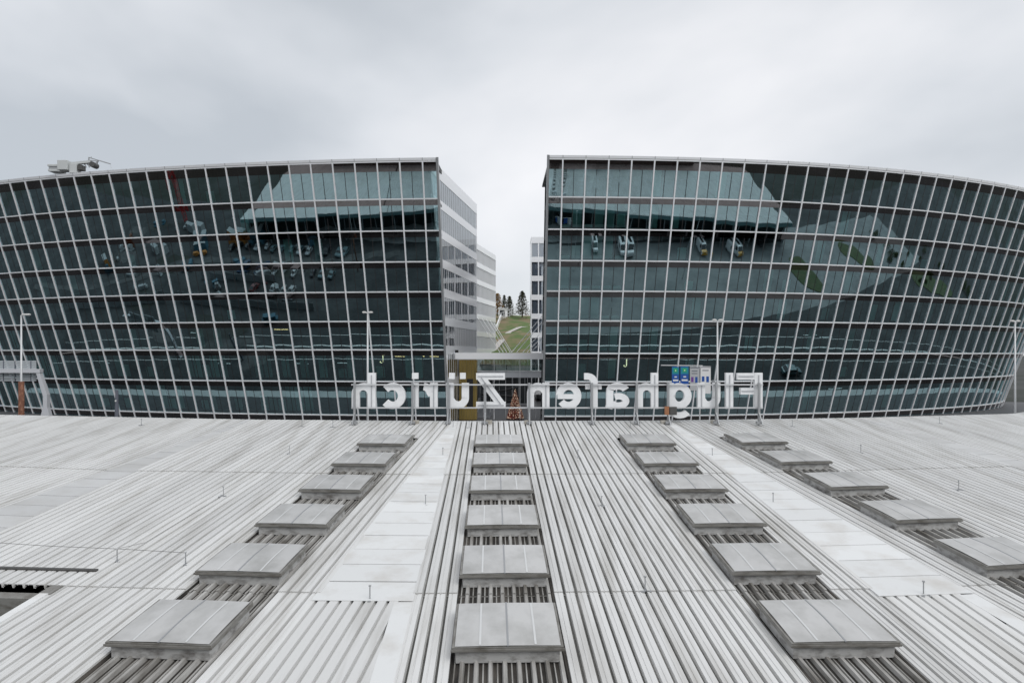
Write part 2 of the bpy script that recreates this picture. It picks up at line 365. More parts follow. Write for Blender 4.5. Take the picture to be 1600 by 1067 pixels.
# pale balustrade strips inside, as the photograph shows at a few floors near the gap
for k in (1, 2, 3, 4, 5):
    z = FR.z[k + 1]
    for ci in range(3):
        for h in (0, 1):
            q0 = ci * PW + .18 + h * PW / 2; q1 = q0 + PW / 2 - .28
            MB().poly([PR(q0, z + .15, -.9), PR(q1, z + .15, -.9), PR(q1, z + .55, -.9), PR(q0, z + .55, -.9)]).build('glass_balustrade', M['sill'], offR)
# lamps inside
def strip(P, root, q, z, ln, m, off=-2.2):
    a, b = P(q, z, off), P(q + ln, z - .05, off - .3); MB().bar(a, b, .09, .06).build('ceiling_lamp', m, root)
for q, z, ln in ((4.2, -1.1, 2.0), (1.6, -1.05, 1.3), (-.6, -1.1, 1.4), (22.5, 3.0, 2.4)): strip(PL, offL, q, z, ln, M['warm'])
for q, z, ln in ((-.8, 3.9, 1.6), (38, 2.6, 1.2), (44, -.6, 2.2), (50, -.6, 2.2), (13, -2.1, 2.4), (33, -2.2, 2.4), (20, -2.2, 2.4), (56, -2.2, 2.4)): strip(PL, offL, q, z, ln, M['cool'])
for q, z, ln in ((15.4, -1.0, 1.0), (19.0, -1.2, 1.0), (42, 1.9, 2.6), (39, 2.2, 2.6), (46, -6.3, 3)): strip(PR, offR, q, z, ln, M['cool'])
for q, z, ln in ((4.2, -1.35, .5), (5.0, -1.4, .4)): strip(PR, offR, q, z, ln, M['warm'])

# ---- side wall of the left block, facing the gap
sw_a = FL.P(-2.05, 0); d_side = Vector((-6.24, 121, 0)) - Vector((sw_a.x, sw_a.y, 0)); LS = d_side.length; d_side.normalize()
n_side = Vector((d_side.y, -d_side.x, 0))           # faces the gap (+x)
def SP(l, z, off=0.0):                               # l metres along the wall from the leaning front edge at eye height
    p = Vector((sw_a.x, sw_a.y, 0)) + d_side * l + n_side * off; return Vector((p.x, p.y, z)) - orgL
def lf(z): return -FL.t * z * 1.0                    # leaning front edge
mbw = MB()
bands = []
zl = [ZTOP] + FL.z[1:8]
for k, z in enumerate(zl):
    lo = z - (1.75 if k == 0 else .62); hi = z if k == 0 else z + .62
    bands.append((lo, hi))
side = None
for k, (lo, hi) in enumerate(bands):
    mb = MB().hexa([SP(lf(lo), lo, -.3), SP(LS, lo, -.3), SP(LS, lo), SP(lf(lo), lo), SP(lf(hi), hi, -.3), SP(LS, hi, -.3), SP(LS, hi), SP(lf(hi), hi)])
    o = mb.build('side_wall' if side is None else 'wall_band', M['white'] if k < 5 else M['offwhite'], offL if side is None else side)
    if side is None: side = o
for k in range(len(bands)):
    hi = bands[k][0]; lo = bands[k + 1][1] if k + 1 < len(bands) else GZ
    if k == len(bands) - 1: lo = GZ
    l0 = lf((hi + lo) / 2) + .5; n = int((LS - l0) / 1.12); st = (LS - .25 - l0) / n
    dark = k >= 5
    for i in range(n):
        a, b = l0 + i * st, l0 + (i + 1) * st
        MB().poly([SP(a + .04, lo, -.05), SP(b - .04, lo, -.05), SP(b - .04, hi, -.05), SP(a + .04, hi, -.05)]).build('side_pane', M['greyclad'] if dark and i > 4 else M['sideglass'], side, fix=False)
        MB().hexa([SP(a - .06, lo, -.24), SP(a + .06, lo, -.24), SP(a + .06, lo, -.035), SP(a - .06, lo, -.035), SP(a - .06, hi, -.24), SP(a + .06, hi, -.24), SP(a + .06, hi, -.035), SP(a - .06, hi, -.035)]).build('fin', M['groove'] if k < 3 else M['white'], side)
    # wedge at the leaning front edge, back panel behind the glass
    MB().poly([SP(lf(lo), lo, -.045), SP(l0 - .06, lo, -.045), SP(l0 - .06, hi, -.045), SP(lf(hi), hi, -.045)]).build('edge_panel', M['white'], side)
    MB().poly([SP(l0, lo, -.10), SP(LS - .26, lo, -.10), SP(LS - .26, hi, -.10), SP(l0, hi, -.10)]).build('window_backing', M['white'] if k < 3 else (M['bluescreen'] if k < 5 else M['core']), side)  # upper backings are white to paint in the sky mirrored by the glass
MB().hexa([SP(LS - .25, GZ, -.35), SP(LS, GZ, -.35), SP(LS, GZ, .02), SP(LS - .25, GZ, .02), SP(LS - .25, ZTOP, -.35), SP(LS, ZTOP, -.35), SP(LS, ZTOP, .02), SP(LS - .25, ZTOP, .02)]).build('end_post', M['white'], side)
MB().hexa([SP(LS - .2, GZ, -12), SP(LS, GZ, -12), SP(LS, GZ, -.4), SP(LS - .2, GZ, -.4), SP(LS - .2, ZTOP - .1, -12), SP(LS, ZTOP - .1, -12), SP(LS, ZTOP - .1, -.4), SP(LS - .2, ZTOP - .1, -.4)]).build('rear_wall', M['white'], offL)
MB().hexa([SP(-8, ZTOP - .3, -14), SP(LS, ZTOP - .3, -14), SP(LS, ZTOP - .3, -.02), SP(-8, ZTOP - .3, -.02), SP(-8, ZTOP - .02, -14), SP(LS, ZTOP - .02, -14), SP(LS, ZTOP - .02, -.02), SP(-8, ZTOP - .02, -.02)]).build('roof_edge', M['white'], offL)
# ---- side wall of the right block (turned away from the camera)
ra = FR.P(-2.05, 0)
def RP(z, back): return (FR.P(-2.05, z, -.05) if not back else Vector((11.5, 121, z))) - orgR
for k, z in enumerate([ZTOP] + FR.z[1:8] + [GZ + .7]):
    lo, hi = (z - 1.7, z) if k == 0 else (z - .6, z + .6); e = Vector((.3, 0, 0))
    MB().hexa([RP(lo, 0), RP(lo, 1), RP(lo, 1) + e, RP(lo, 0) + e, RP(hi, 0), RP(hi, 1), RP(hi, 1) + e, RP(hi, 0) + e]).build('side_wall_band', M['white'], offR)
MB().poly([RP(GZ, 0) + e * .5, RP(GZ, 1) + e * .5, RP(ZTOP - .2, 1) + e * .5, RP(ZTOP - .2, 0) + e * .5]).build('side_glazing', M['sideglass'], offR, fix=False)
MB().poly([RP(GZ, 0) + e * .9, RP(GZ, 1) + e * .9, RP(ZTOP - .2, 1) + e * .9, RP(ZTOP - .2, 0) + e * .9]).build('side_reflector', M['offwhite'], offR)  # added pale sheet, brightens what the left block's side wall mirrors
# illuminated J marks behind the glass
def jmark(x, y, P, root, fc, q):
    g = root
    h = 1.35
    c = P(q, fc.z[6] - 1.45, -.35)
    u = (P(q + .3, fc.z[6] - 1.45, -.35) - c).normalized()
    if fc.sgn < 0: u = -u
    v = Vector((0, 0, 1)); mb = MB()
    path = [(-.22, -.36), (-.20, -.52), (-.08, -.62), (.06, -.60), (.16, -.45), (.18, -.2), (.18, .62)]
    for i in range(len(path) - 1):
        mb.bar(c + u * path[i][0] + v * path[i][1], c + u * path[i + 1][0] + v * path[i + 1][1], .13, .05 + i * .004)
    mb.bar(c + u * (-.02) + v * .62, c + u * .3 + v * .62, .06, .03)
    mb.bar(c + u * .38 + v * .70, c + u * .36 + v * .48, .12, .04)
    mb.build('lit_logo', M['jgold'], g)
jmark(0, 0, PL, offL, FL, 7.7)
jmark(0, 0, PR, offR, FR, 10.15)

# ================================================================== terminal: fan of ribbed roof segments
ZE, SLOPE, STEP, RAD = -3.66, 0.1068, 0.105, 107.0
ax0 = Vector((-.0295, 1, 0)).normalized(); PC = Vector((2.6, 36.5, 0)) + ax0 * RAD
def seg(k):
    a = -STEP * k                                     # rotate: left segments point right
    ax = Matrix.Rotation(a * -1, 3, 'Z') @ ax0; pr = Vector((ax.y, -ax.x, 0)); return ax, pr
def RT(k, u, v, h=0.0):
    if abs(k) > 2: u += 2 * HALF * (abs(k) - 2) * (1 if k > 0 else -1); k = 2 if k > 0 else -2
    ax, pr = seg(k); p = PC - ax * (RAD + v) + pr * u; return Vector((p.x, p.y, ZE - SLOPE * v + h))
def RM(k, u, v, h=0.0):                               # matrix of a frame on the roof: x across, y up the slope, z normal
    o = RT(k, u, v, h); k = max(-2, min(2, k)); ax, pr = seg(k); yv = (ax + Vector((0, 0, SLOPE))).normalized(); zv = pr.cross(yv).normalized()
    return Matrix(((pr.x, yv.x, zv.x, o.x), (pr.y, yv.y, zv.y, o.y), (pr.z, yv.z, zv.z, o.z), (0, 0, 0, 1)))
term = empty('terminal_building', (0, 0, 0), 'low terminal with wide ribbed pale metal roof and rows of skylights in front', 'building')
PITCH, SW, HALF = 0.28, 1.12, 5.6
def rib_profile(nr, x0=0.0, old=False):
    pts = []
    for i in range(nr):
        b = x0 + i * PITCH
        if old:
            pts += [(b, 0), (b + .058, 0), (b + .066, .022), (b + .084, .022), (b + .092, 0), (b + .165, 0), (b + .186, .078), (b + .250, .078), (b + .271, 0)]; continue
        pts += [(b, 0), (b + .050, 0), (b + .062, .086), (b + .126, .088), (b + .133, .074), (b + .149, .074), (b + .156, .088), (b + .262, .086), (b + .276, 0)]
    pts.append((x0 + nr * PITCH, 0)); return pts
def sheet_mesh(name, nr, length, m, lift=.03, moss=None):
    mb = MB(); pr = rib_profile(nr, old=bool(moss)); n = len(pr)
    # far (upper) end at y = 0, near end at y = -length, lifted where it laps over the next sheet
    for y, dz in ((0, 0), (-length, lift)):
        mb.v += [(x, y, z + dz) for x, z in pr]
    mb.f += [(n + i, n + i + 1, i + 1, i) for i in range(n - 1)]
    b = len(mb.v)
    mb.v += [(x, -length, z + lift - .02) for x, z in pr]
    mb.f += [(b + i, b + i + 1, n + i + 1, n + i) for i in range(n - 1)]
    me = mb.mesh(name, m, fix=False)
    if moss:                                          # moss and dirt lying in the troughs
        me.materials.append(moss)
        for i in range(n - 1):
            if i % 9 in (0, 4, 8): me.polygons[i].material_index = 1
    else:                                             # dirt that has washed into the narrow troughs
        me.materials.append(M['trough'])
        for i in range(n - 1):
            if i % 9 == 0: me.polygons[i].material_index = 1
    return me
COURSE = 10.0
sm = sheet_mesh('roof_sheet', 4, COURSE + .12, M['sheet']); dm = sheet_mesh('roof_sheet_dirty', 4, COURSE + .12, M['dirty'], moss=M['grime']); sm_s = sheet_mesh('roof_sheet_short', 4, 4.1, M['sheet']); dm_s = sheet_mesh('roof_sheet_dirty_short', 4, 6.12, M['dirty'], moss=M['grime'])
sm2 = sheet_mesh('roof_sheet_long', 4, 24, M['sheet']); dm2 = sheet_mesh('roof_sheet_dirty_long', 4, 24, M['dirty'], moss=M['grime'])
ROWS = {-1: (8,), 0: (2, 8), 1: (2,)}                 # left edge index pairs below: sheets that run under the skylights
def is_row(k, i): return any(i in (r - 1, r) for r in ROWS.get(k, ()))
for k in range(-3, 4):
    for i in range(10):
        u = -HALF + i * SW
        for c in range(3):
            if k == -1 and c == 2 and i in (1, 2, 3): continue     # the open roof well
            if c == 0 and is_row(k, i):
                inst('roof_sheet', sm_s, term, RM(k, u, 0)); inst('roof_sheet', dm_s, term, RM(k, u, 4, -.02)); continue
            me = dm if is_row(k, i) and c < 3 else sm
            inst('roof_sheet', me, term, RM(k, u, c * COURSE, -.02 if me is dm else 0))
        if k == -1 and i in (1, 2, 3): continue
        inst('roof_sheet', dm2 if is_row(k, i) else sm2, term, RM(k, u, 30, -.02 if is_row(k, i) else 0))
# wedges between segments: flat cover panels on the upper half, ribs below
for k in range(-2, 2):
    def WQ(v, t, h): return RT(k, HALF, v, h).lerp(RT(k + 1, -HALF, v, h), t)
    under = MB().poly([WQ(0, -.0, -.03), WQ(0, 1, -.03), WQ(54, 1, -.03), WQ(54, 0, -.03)]); under.build('roof_underlay', M['grime'], term)
    jit = random.Random(k)
    for j in range(20):
        v0, v1 = j * 1.02 + .1, j * 1.02 + 1.085
        t0 = -.06 / max(.105 * v1, .15); dz = jit.uniform(-.004, .004)
        if k < -1 or k > 0: pass
        e = .10
        def Q(v, side, h):
            p0, p1 = RT(k, HALF, v, h), RT(k + 1, -HALF, v, h); d = (p1 - p0); d = d.normalized() if d.length > 1e-4 else Vector((1, 0, 0))
            return p0 - d * e if side == 0 else p1 + d * e
        MB().hexa([Q(v1, 0, .094), Q(v1, 1, .094), Q(v0, 1, .094), Q(v0, 0, .094), Q(v1, 0, .108 + dz), Q(v1, 1, .108 + dz), Q(v0, 1, .108 + dz), Q(v0, 0, .108 + dz)]).build('cover_panel', M['cover'] if k in (-1, 0) else M['cover_old'], term)
    mb = MB(); ax, pr_ = seg(k); n = 0
    for j in range(16):
        vs = max(20.3, (j + 1) * PITCH / STEP + .4)
        if vs > 52: break
        u0 = HALF + j * PITCH
        prof = [(u0, 0), (u0 + .050, 0), (u0 + .062, .086), (u0 + .262, .086), (u0 + .276, 0), (u0 + .28, 0)]
        for q in range(len(prof) - 1):
            a, b = prof[q], prof[q + 1]
            mb.poly([RT(k, a[0], 54, a[1]), RT(k, b[0], 54, b[1]), RT(k, b[0], vs, b[1]), RT(k, a[0], vs, a[1])])
    setp(mb.build('wedge_ribs', M['sheet'], term, fix=False), kind='stuff')
    # narrow closing strip along the ragged side of the wedge
    MB().hexa([RT(k + 1, -HALF - .34, 54, .089), RT(k + 1, -HALF + .10, 54, .089), RT(k + 1, -HALF + .10, 20.5, .089), RT(k + 1, -HALF - .34, 20.5, .089),
               RT(k + 1, -HALF - .34, 54, .10), RT(k + 1, -HALF + .10, 54, .10), RT(k + 1, -HALF + .10, 20.5, .10), RT(k + 1, -HALF - .34, 20.5, .10)]).build('closing_strip', M['cover'], term)
# grime channels beside the skylight rows
ROWU = [(-1, 3.36), (0, -3.36), (0, 3.36), (1, -3.36)]
for k, u in ROWU:
    for sd_ in (-1, 1):
        uu = u + sd_ * 1.20
        MB().hexa([RT(k, uu - .10, 40, .0), RT(k, uu + .10, 40, .0), RT(k, uu + .10, 3.9, .0), RT(k, uu - .10, 3.9, .0),
                   RT(k, uu - .07, 40, .055), RT(k, uu + .07, 40, .055), RT(k, uu + .07, 3.9, .055), RT(k, uu - .07, 3.9, .055)]).build('side_flashing', M['grime'], term)
# skylights
cw, cl = 2.19, 1.84
mb = MB().box(-cw / 2 + .07, cw / 2 - .07, -cl / 2 + .06, cl / 2 - .06, -.02, .24); curb_me = mb.mesh('curb', M['curb'])
mb = MB()
for x0, x1, y0, y1 in ((-cw / 2, cw / 2, -cl / 2, -cl / 2 + .07), (-cw / 2, cw / 2, cl / 2 - .07, cl / 2), (-cw / 2, -cw / 2 + .07, -cl / 2 + .07, cl / 2 - .07), (cw / 2 - .07, cw / 2, -cl / 2 + .07, cl / 2 - .07)):
    mb.box(x0, x1, y0, y1, .235, .335)
mb.box(-cw / 2 - .025, cw / 2 + .025, -cl / 2 - .025, -cl / 2 - .001, .255, .30)
frame_me = mb.mesh('frame', M['sframe'])
def panel_mesh():
    mb = MB(); nx, ny = 6, 4; wx = cw / 2 - .055
    for j in range(ny + 1):
        for i in range(nx + 1):
            a, b = i / nx, j / ny
            mb.v.append((a * wx, (b - .5) * (cl - .05), .338 + .055 * math.sin(math.pi * (.12 + .76 * b)) * (.45 + .55 * a)))
    for j in range(ny):
        for i in range(nx):
            q = j * (nx + 1) + i; mb.f.append((q, q + 1, q + nx + 2, q + nx + 1))
    return mb.mesh('glazing_panel', M['poly'], smooth=True, fix=False)
pan_me = panel_mesh()
mb = MB()
zf = lambda y: .338 + .055 * math.sin(math.pi * (.12 + .76 * (y / (cl - .05) + .5))) * .74 + .006
for j in range(4):
    y0, y1 = -cl / 2 + .06 + j * (cl - .12) / 4, -cl / 2 + .06 + (j + 1) * (cl - .12) / 4
    n_ = len(mb.v); mb.v += [(-.022, y0, zf(y0)), (.022, y0, zf(y0)), (.022, y1, zf(y1)), (-.022, y1, zf(y1))] if j == 0 else [(.022, y1, zf(y1)), (-.022, y1, zf(y1))]
    mb.f.append((0, 1, 2, 3) if j == 0 else ((3, 2, 4, 5) if j == 1 else (n_ - 1, n_ - 2, n_, n_ + 1)))
strap_me = mb.mesh('pale_rib', M['strap'], fix=False)
mb = MB()
for j in range(4):
    y0, y1 = -cl / 2 + .01 + j * (cl - .02) / 4, -cl / 2 + .01 + (j + 1) * (cl - .02) / 4
    zf = lambda y: .338 + .055 * math.sin(math.pi * (.12 + .76 * (y / (cl - .05) + .5))) + .008
    mb.hexa([(-.022, y0, zf(y0) - .02), (.022, y0, zf(y0) - .02), (.022, y1, zf(y1) - .02), (-.022, y1, zf(y1) - .02), (-.016, y0, zf(y0)), (.016, y0, zf(y0)), (.016, y1, zf(y1)), (-.016, y1, zf(y1))])
seam_me = mb.mesh('seam_bar', M['galv'])
for k, u in ROWU:
    for j in range(8):
        v = 5.5 + 3.32 * j
        s = inst('skylight', curb_me, term, RM(k, u, v, .05))
        inst('frame', frame_me, s)
        a = inst('glazing_panel', pan_me, s, Matrix.Translation((-cw / 2 + .055, 0, 0)))
        inst('glazing_panel', pan_me, s, Matrix.Translation((cw / 2 - .055, 0, 0)) @ Matrix.Rotation(math.pi, 4, 'Z'))
        [inst('pale_rib', strap_me, s, Matrix.Translation((sg * cw * .25, 0, 0))) for sg in (-1, 1)]; inst('seam_bar', seam_me, s)
# lightning protection posts on cross feet, and their wire
mb = MB().box(-.16, .16, -.035, .035, .07, .10).box(-.035, .035, -.16, .16, .075, .105).tube([(0, 0, .09), (0, 0, .42)], .014, 6).tube([(-.03, 0, .42), (.03, 0, .42)], .02, 6)
post_me = mb.mesh('lightning_post', M['galv'])
def roofpix(x, y):                                    # pixel -> point on the roof plane, found by walking along the ray
    d = Vector(((x - 800) / F, 1, (HOR - y) / F)); best = None
    for i in range(200, 1600):
        p = d * (i * .025); r = p - PC; rr = math.hypot(r.x, r.y); ang = math.atan2(-r.x, -r.y)
        zr = ZE - SLOPE * (rr - RAD)
        if p.z <= zr: return Vector((p.x, p.y, zr))
    return p
posts = {}
for (x, y) in ((452, 712), (349, 779), (183, 882), (290, 887), (578, 943), (692, 715), (665, 793), (903, 718), (940, 794), (1008, 928), (1113, 716), (1208, 790), (1443, 936), (1345, 710), (1498, 769), (221, 667), (472, 669), (520, 670), (708, 671), (733, 671), (985, 671), (1238, 669), (1468, 664)):
    p = roofpix(x, y); posts[(x, y)] = p
    o = inst('lightning_post', post_me, term, Matrix.Translation(p) @ Matrix.Rotation(random.uniform(0, 6), 4, 'Z'))
mb = MB(); pa, pb = posts[(183, 882)] + Vector((0, 0, .42)), posts[(290, 887)] + Vector((0, 0, .40))
mb.tube([pb, pa, pa + (pa - pb) * 1.0 + Vector((0, 0, -.03)), pa + (pa - pb) * 3.4], .006, 4)
mb.tube([pa, pa + (posts[(349, 779)] - pa).normalized() * 1.2 + Vector((0, 0, -.2)), pa + (posts[(349, 779)] + Vector((0, 0, .1)) - pa) * .97], .005, 4)
mb.build('lightning_wire', M['darkmetal'], term)
# roof well at the left edge of the view: dark glazing between a pale rim and sawn sheet ends
UA, UB = -4.48, -1.12
def wb(u0, u1, v0, v1, h0, h1, nm, m, par): return MB().hexa([RT(-1, u0, v0, h0), RT(-1, u1, v0, h0), RT(-1, u1, v1, h0), RT(-1, u0, v1, h0), RT(-1, u0, v0, h1), RT(-1, u1, v0, h1), RT(-1, u1, v1, h1), RT(-1, u0, v1, h1)]).build(nm, M[m], par)
well = wb(UA, UB, 54, 20.2, -.9, -.8, 'roof_well', 'tdark', term)
for a in range(6): wb(UA + .1 + a * .62, UA + .16 + a * .62, 53.8, 20.4, -.79, -.70, 'well_bar', 'eave', well)
wb(UB - .02, UB + .2, 54, 20.55, -.85, .13, 'well_rim', 'cover', well); wb(UA - .2, UA + .02, 54, 20.3, -.85, .13, 'well_rim', 'cover', well)
wb(UA + .02, UB - .02, 20.5, 20.2, -.85, -.04, 'well_lintel', 'sframe', well)
wb(UB - .06, UB + .24, 20.54, 20.1, -.1, .12, 'rim_cap', 'sframe', well)
wb(UA - .3, -.62, 19.3, 19.2, .085, .16, 'snow_rail', 'darkmetal', term)
# plain continuation of the roof on both sides, out of view but mirrored in the glass
for sgn in (-1, 1):
    mb = MB(); k = 3 * sgn; wfull = 44.8
    pr = rib_profile(int(wfull / PITCH), HALF if sgn > 0 else -HALF - wfull)
    for i in range(len(pr) - 1):
        a, b_ = pr[i], pr[i + 1]
        mb.poly([RT(k, a[0], 54, a[1]), RT(k, b_[0], 54, b_[1]), RT(k, b_[0], 0, b_[1]), RT(k, a[0], 0, a[1])])
    setp(mb.build('roof_sheet_field', M['sheet'], term, fix=False), kind='stuff')
# eave: gutter edge, fascia and the wall below, set back
for k in range(-7, 8):
    def EB(v0, v1, h0, h1, m, nm, ua=-HALF, ub=HALF):
        MB().hexa([RT(k, ua, v1, h0), RT(k, ub, v1, h0), RT(k, ub, v0, h0), RT(k, ua, v0, h0), RT(k, ua, v1, h1), RT(k, ub, v1, h1), RT(k, ub, v0, h1), RT(k, ua, v0, h1)]).build(nm, M[m], term)
    EB(-.14, -.02, -.06, .045, 'cover', 'eave_rail', -HALF - .04, HALF + .04)
    EB(-.10, .25, -1.1, -.08, 'eave', 'fascia', -HALF - .02, HALF + .02)
    q = [RT(k, u, 6) for u in (-HALF - .3, HALF + .3)]
    MB().poly([(q[0].x, q[0].y, GZ), (q[1].x, q[1].y, GZ), (q[1].x, q[1].y, ZE - 1), (q[0].x, q[0].y, ZE - 1)]).build('glazed_front', M['tdark'], term)
    MB().poly([RT(k, -HALF, .25, -1.0), RT(k, HALF, .25, -1.0), RT(k, HALF, 6.2, -.6), RT(k, -HALF, 6.2, -.6)]).build('soffit', M['deck'], term)
    for u in (-3, 3):
        p = RT(k, u, 2.2); MB().tube([(p.x, p.y, GZ), (p.x, p.y, p.z - .9)], .22, 12).build('column', M['greyclad'], term)
# the deck the photograph was taken from, behind the camera
dk = MB().box(-70, 70, -14, -1.6, GZ, -1.75).build('viewing_deck', M['deck'])
setp(dk, label='dark clad viewing deck block behind the camera, mirrored in the top glass row', category='building')

# ================================================================== roof sign
SY = 36.05; PXM = SY / F
sign = empty('roof_sign', (pix(870, 659, SY).x, SY, ZE), 'white Flughafen Zürich letters on a rail frame seen from behind', 'sign')
so = Vector(sign.location)
def arc(cx, cy, rx, ry, a0, a1, n=14):
    return [(cx + rx * math.cos(math.radians(a0 + (a1 - a0) * i / n)), cy + ry * math.sin(math.radians(a0 + (a1 - a0) * i / n))) for i in range(n + 1)]
T = 12.0
GLY = {
 'F': (39, [([(6.5, 0), (6.5, 56)], 13), ([(12.9, 50.5), (39, 50.5)], 11), ([(12.9, 27.5), (34, 27.5)], 11)]),
 'l': (12, [([(6, 0), (6, 56)], 12)]),
 'u': (36, [([(6, 40), (6, 17)] + arc(17.5, 17, 11.5, 11.3, 180, 345), 12), ([(30, 0), (30, 40)], 12)]),
 'g': (38, [(arc(18.5, 20, 12.7, 14.6, 0, 359.9, 26), 11.5), ([(32, 40), (32, 2)] + arc(18.5, 0, 13.5, 10.3, 0, -150, 18), 10)]),
 'h': (36, [([(6, 0), (6, 56)], 12), ([(30, 0), (30, 23)] + arc(18.5, 23.5, 11.5, 11, 0, 165), 12)]),
 'a': (36, [(arc(17.5, 28, 12, 7.2, 165, 20) + [(29.5, 25), (29.5, 6), (31, 0)], 11), (arc(16.5, 12.2, 11, 7.4, 60, 330, 20), 10.5)]),
 'f': (25, [([(11, 0), (11, 40)] + arc(21, 41, 10, 9.5, 180, 90) + [(26, 50.5)], 11), ([(0, 34.5), (4.9, 34.5)], 9), ([(17.1, 34.5), (24, 34.5)], 9)]),
 'e': (39, [(arc(19.5, 20, 13.6, 14.8, 4, 322, 26), 11.5), ([(9, 19), (36, 19)], 8)]),
 'n': (36, [([(6, 0), (6, 40)], 12), ([(30, 0), (30, 23)] + arc(18.5, 23.5, 11.5, 11, 0, 165), 12)]),
 'Z': (45, [([(1, 50.5), (45, 50.5)], 11), ([(0, 5.5), (45, 5.5)], 11), ([(5.5, 4.5), (39.5, 51.5)], 13.5)]),
 'ü': (36, [([(6, 40), (6, 17)] + arc(17.5, 17, 11.5, 11.3, 180, 345), 12), ([(30, 0), (30, 40)], 12), ([(10, 46.5), (10, 56)], 9.5), ([(27, 46.5), (27, 56)], 9.5)]),
 'r': (23, [([(6, 0), (6, 40)], 12), ([(9, 22)] + arc(22, 22, 11, 12.5, 165, 95), 12)]),
 'i': (12, [([(6, 0), (6, 40)], 12), ([(6, 46.5), (6, 56)], 11)]),
 'c': (39, [(arc(20, 20, 14, 14.8, 45, 318, 24), 12)]),
}
def stroke(mb, path, th, y0, y1, X, Z):
    n = len(path); Lp, Rp = [], []
    for i in range(n):
        a = Vector(path[max(i - 1, 0)]); b = Vector(path[min(i + 1, n - 1)]); p = Vector(path[i]); d = (b - a).normalized()
        nn = Vector((-d.y, d.x)) * th / 2
        Lp.append(p + nn); Rp.append(p - nn)
    base = len(mb.v)
    for y in (y0, y1):
        for q in Lp + Rp: mb.v.append((X(q.x), y, Z(q.y)))
    m = 2 * n
    for i in range(n - 1):
        mb.f.append((base + i, base + i + 1, base + n + i + 1, base + n + i)); mb.f.append((base + m + i, base + m + n + i, base + m + n + i + 1, base + m + i + 1))
        mb.f.append((base + i, base + m + i, base + m + i + 1, base + i + 1)); mb.f.append((base + n + i, base + n + i + 1, base + m + n + i + 1, base + m + n + i))
    mb.f.append((base, base + n, base + m + n, base + m)); mb.f.append((base + n - 1, base + m + n - 1, base + m + 2 * n - 1, base + 2 * n - 1))
BASE = 638.5
for ch, x0, x1 in (('F', 1152, 1192), ('l', 1134, 1146), ('u', 1090, 1126), ('g', 1042, 1081), ('h', 993, 1029), ('a', 946, 984), ('f', 914, 940), ('e', 868, 909), ('n', 823, 859),
                   ('Z', 744, 790), ('ü', 697, 733), ('r', 660, 684), ('i', 643, 654), ('c', 593, 634), ('h', 549, 587)):
    wg, strokes = GLY[ch]; sx = (x1 - x0) / wg
    X = lambda gx: ((x1 - gx * sx) - 800) * PXM - so.x
    Zf = lambda gy: (HOR - BASE + gy) * PXM - so.z
    mb = MB(); gm = MB()
    for i, (path, th) in enumerate(strokes):
        stroke(mb, path, th * .93, -.02 - .004 * i, .24 + .004 * i, X, Zf)
    for i, (path, th) in enumerate(strokes):
        if len(path) == 2 and abs(path[0][1] - path[1][1]) > 20 or (ch in 'FZ' and len(path) == 2):
            (ax_, ay_), (bx_, by_) = path; e0 = .06
            stroke(gm, [(ax_ + (bx_ - ax_) * e0, ay_ + (by_ - ay_) * e0), (ax_ + (bx_ - ax_) * (1 - e0), ay_ + (by_ - ay_) * (1 - e0))], 1.6, -.052 - .003 * i, -.024 - .004 * i, X, Zf)
    lo = mb.build('letter', M['letter'], sign); lo['label'] = 'white letter %s seen from behind' % ch
    if gm.v: gm.build('cable_channel', M['groove'], lo)
for y in (601.0, 637.0):
    a = pix(549, y, SY - .1) - so; b = pix(1192, y, SY - .1) - so
    MB().bar(a, b, .07, .07).build('rail', M['lamp'], sign)
for x in (554, 644.5, 700, 758, 827, 925, 995, 1044, 1119, 1186):
    a = pix(x, 659, SY - .22) - so; a.z = -.15; b = pix(x, 598, SY - .22) - so
    pm = MB().bar(a, b, .11, .11).build('post', M['galv'], sign)
    MB().bar(a + Vector((0, -.55, .12)), a + Vector((0, 0, .75)), .05, .05).build('brace', M['galv'], sign)
    f = pix(x, 659, SY - .5) - so; MB().box(f.x - .14, f.x + .14, f.y - .12, f.y + .12, .02, .14).build('foot_plate', M['galv'], sign)
for x in (650, 764, 824, 1037, 1116):
    p = roofpix(x, 664.5); MB().box(p.x - .16 - so.x, p.x + .16 - so.x, p.y - .16 - so.y, p.y + .16 - so.y, p.z + .06 - so.z, p.z + .26 - so.z).build('ballast_block', M['concrete_block'], sign, bevel=.02)
c = pix(1051, 642, SY - .3) - so
MB().box(c.x - .16, c.x + .2, c.y - .1, c.y + .1, c.z - .2, c.z + .22).build('junction_box', M['darkmetal'], sign)
MB().box(c.x - .42, c.x - .2, c.y - .07, c.y + .07, c.z - .2, c.z + .24).build('junction_box', mat('copper_box', (.30, .13, .06), .6), sign)
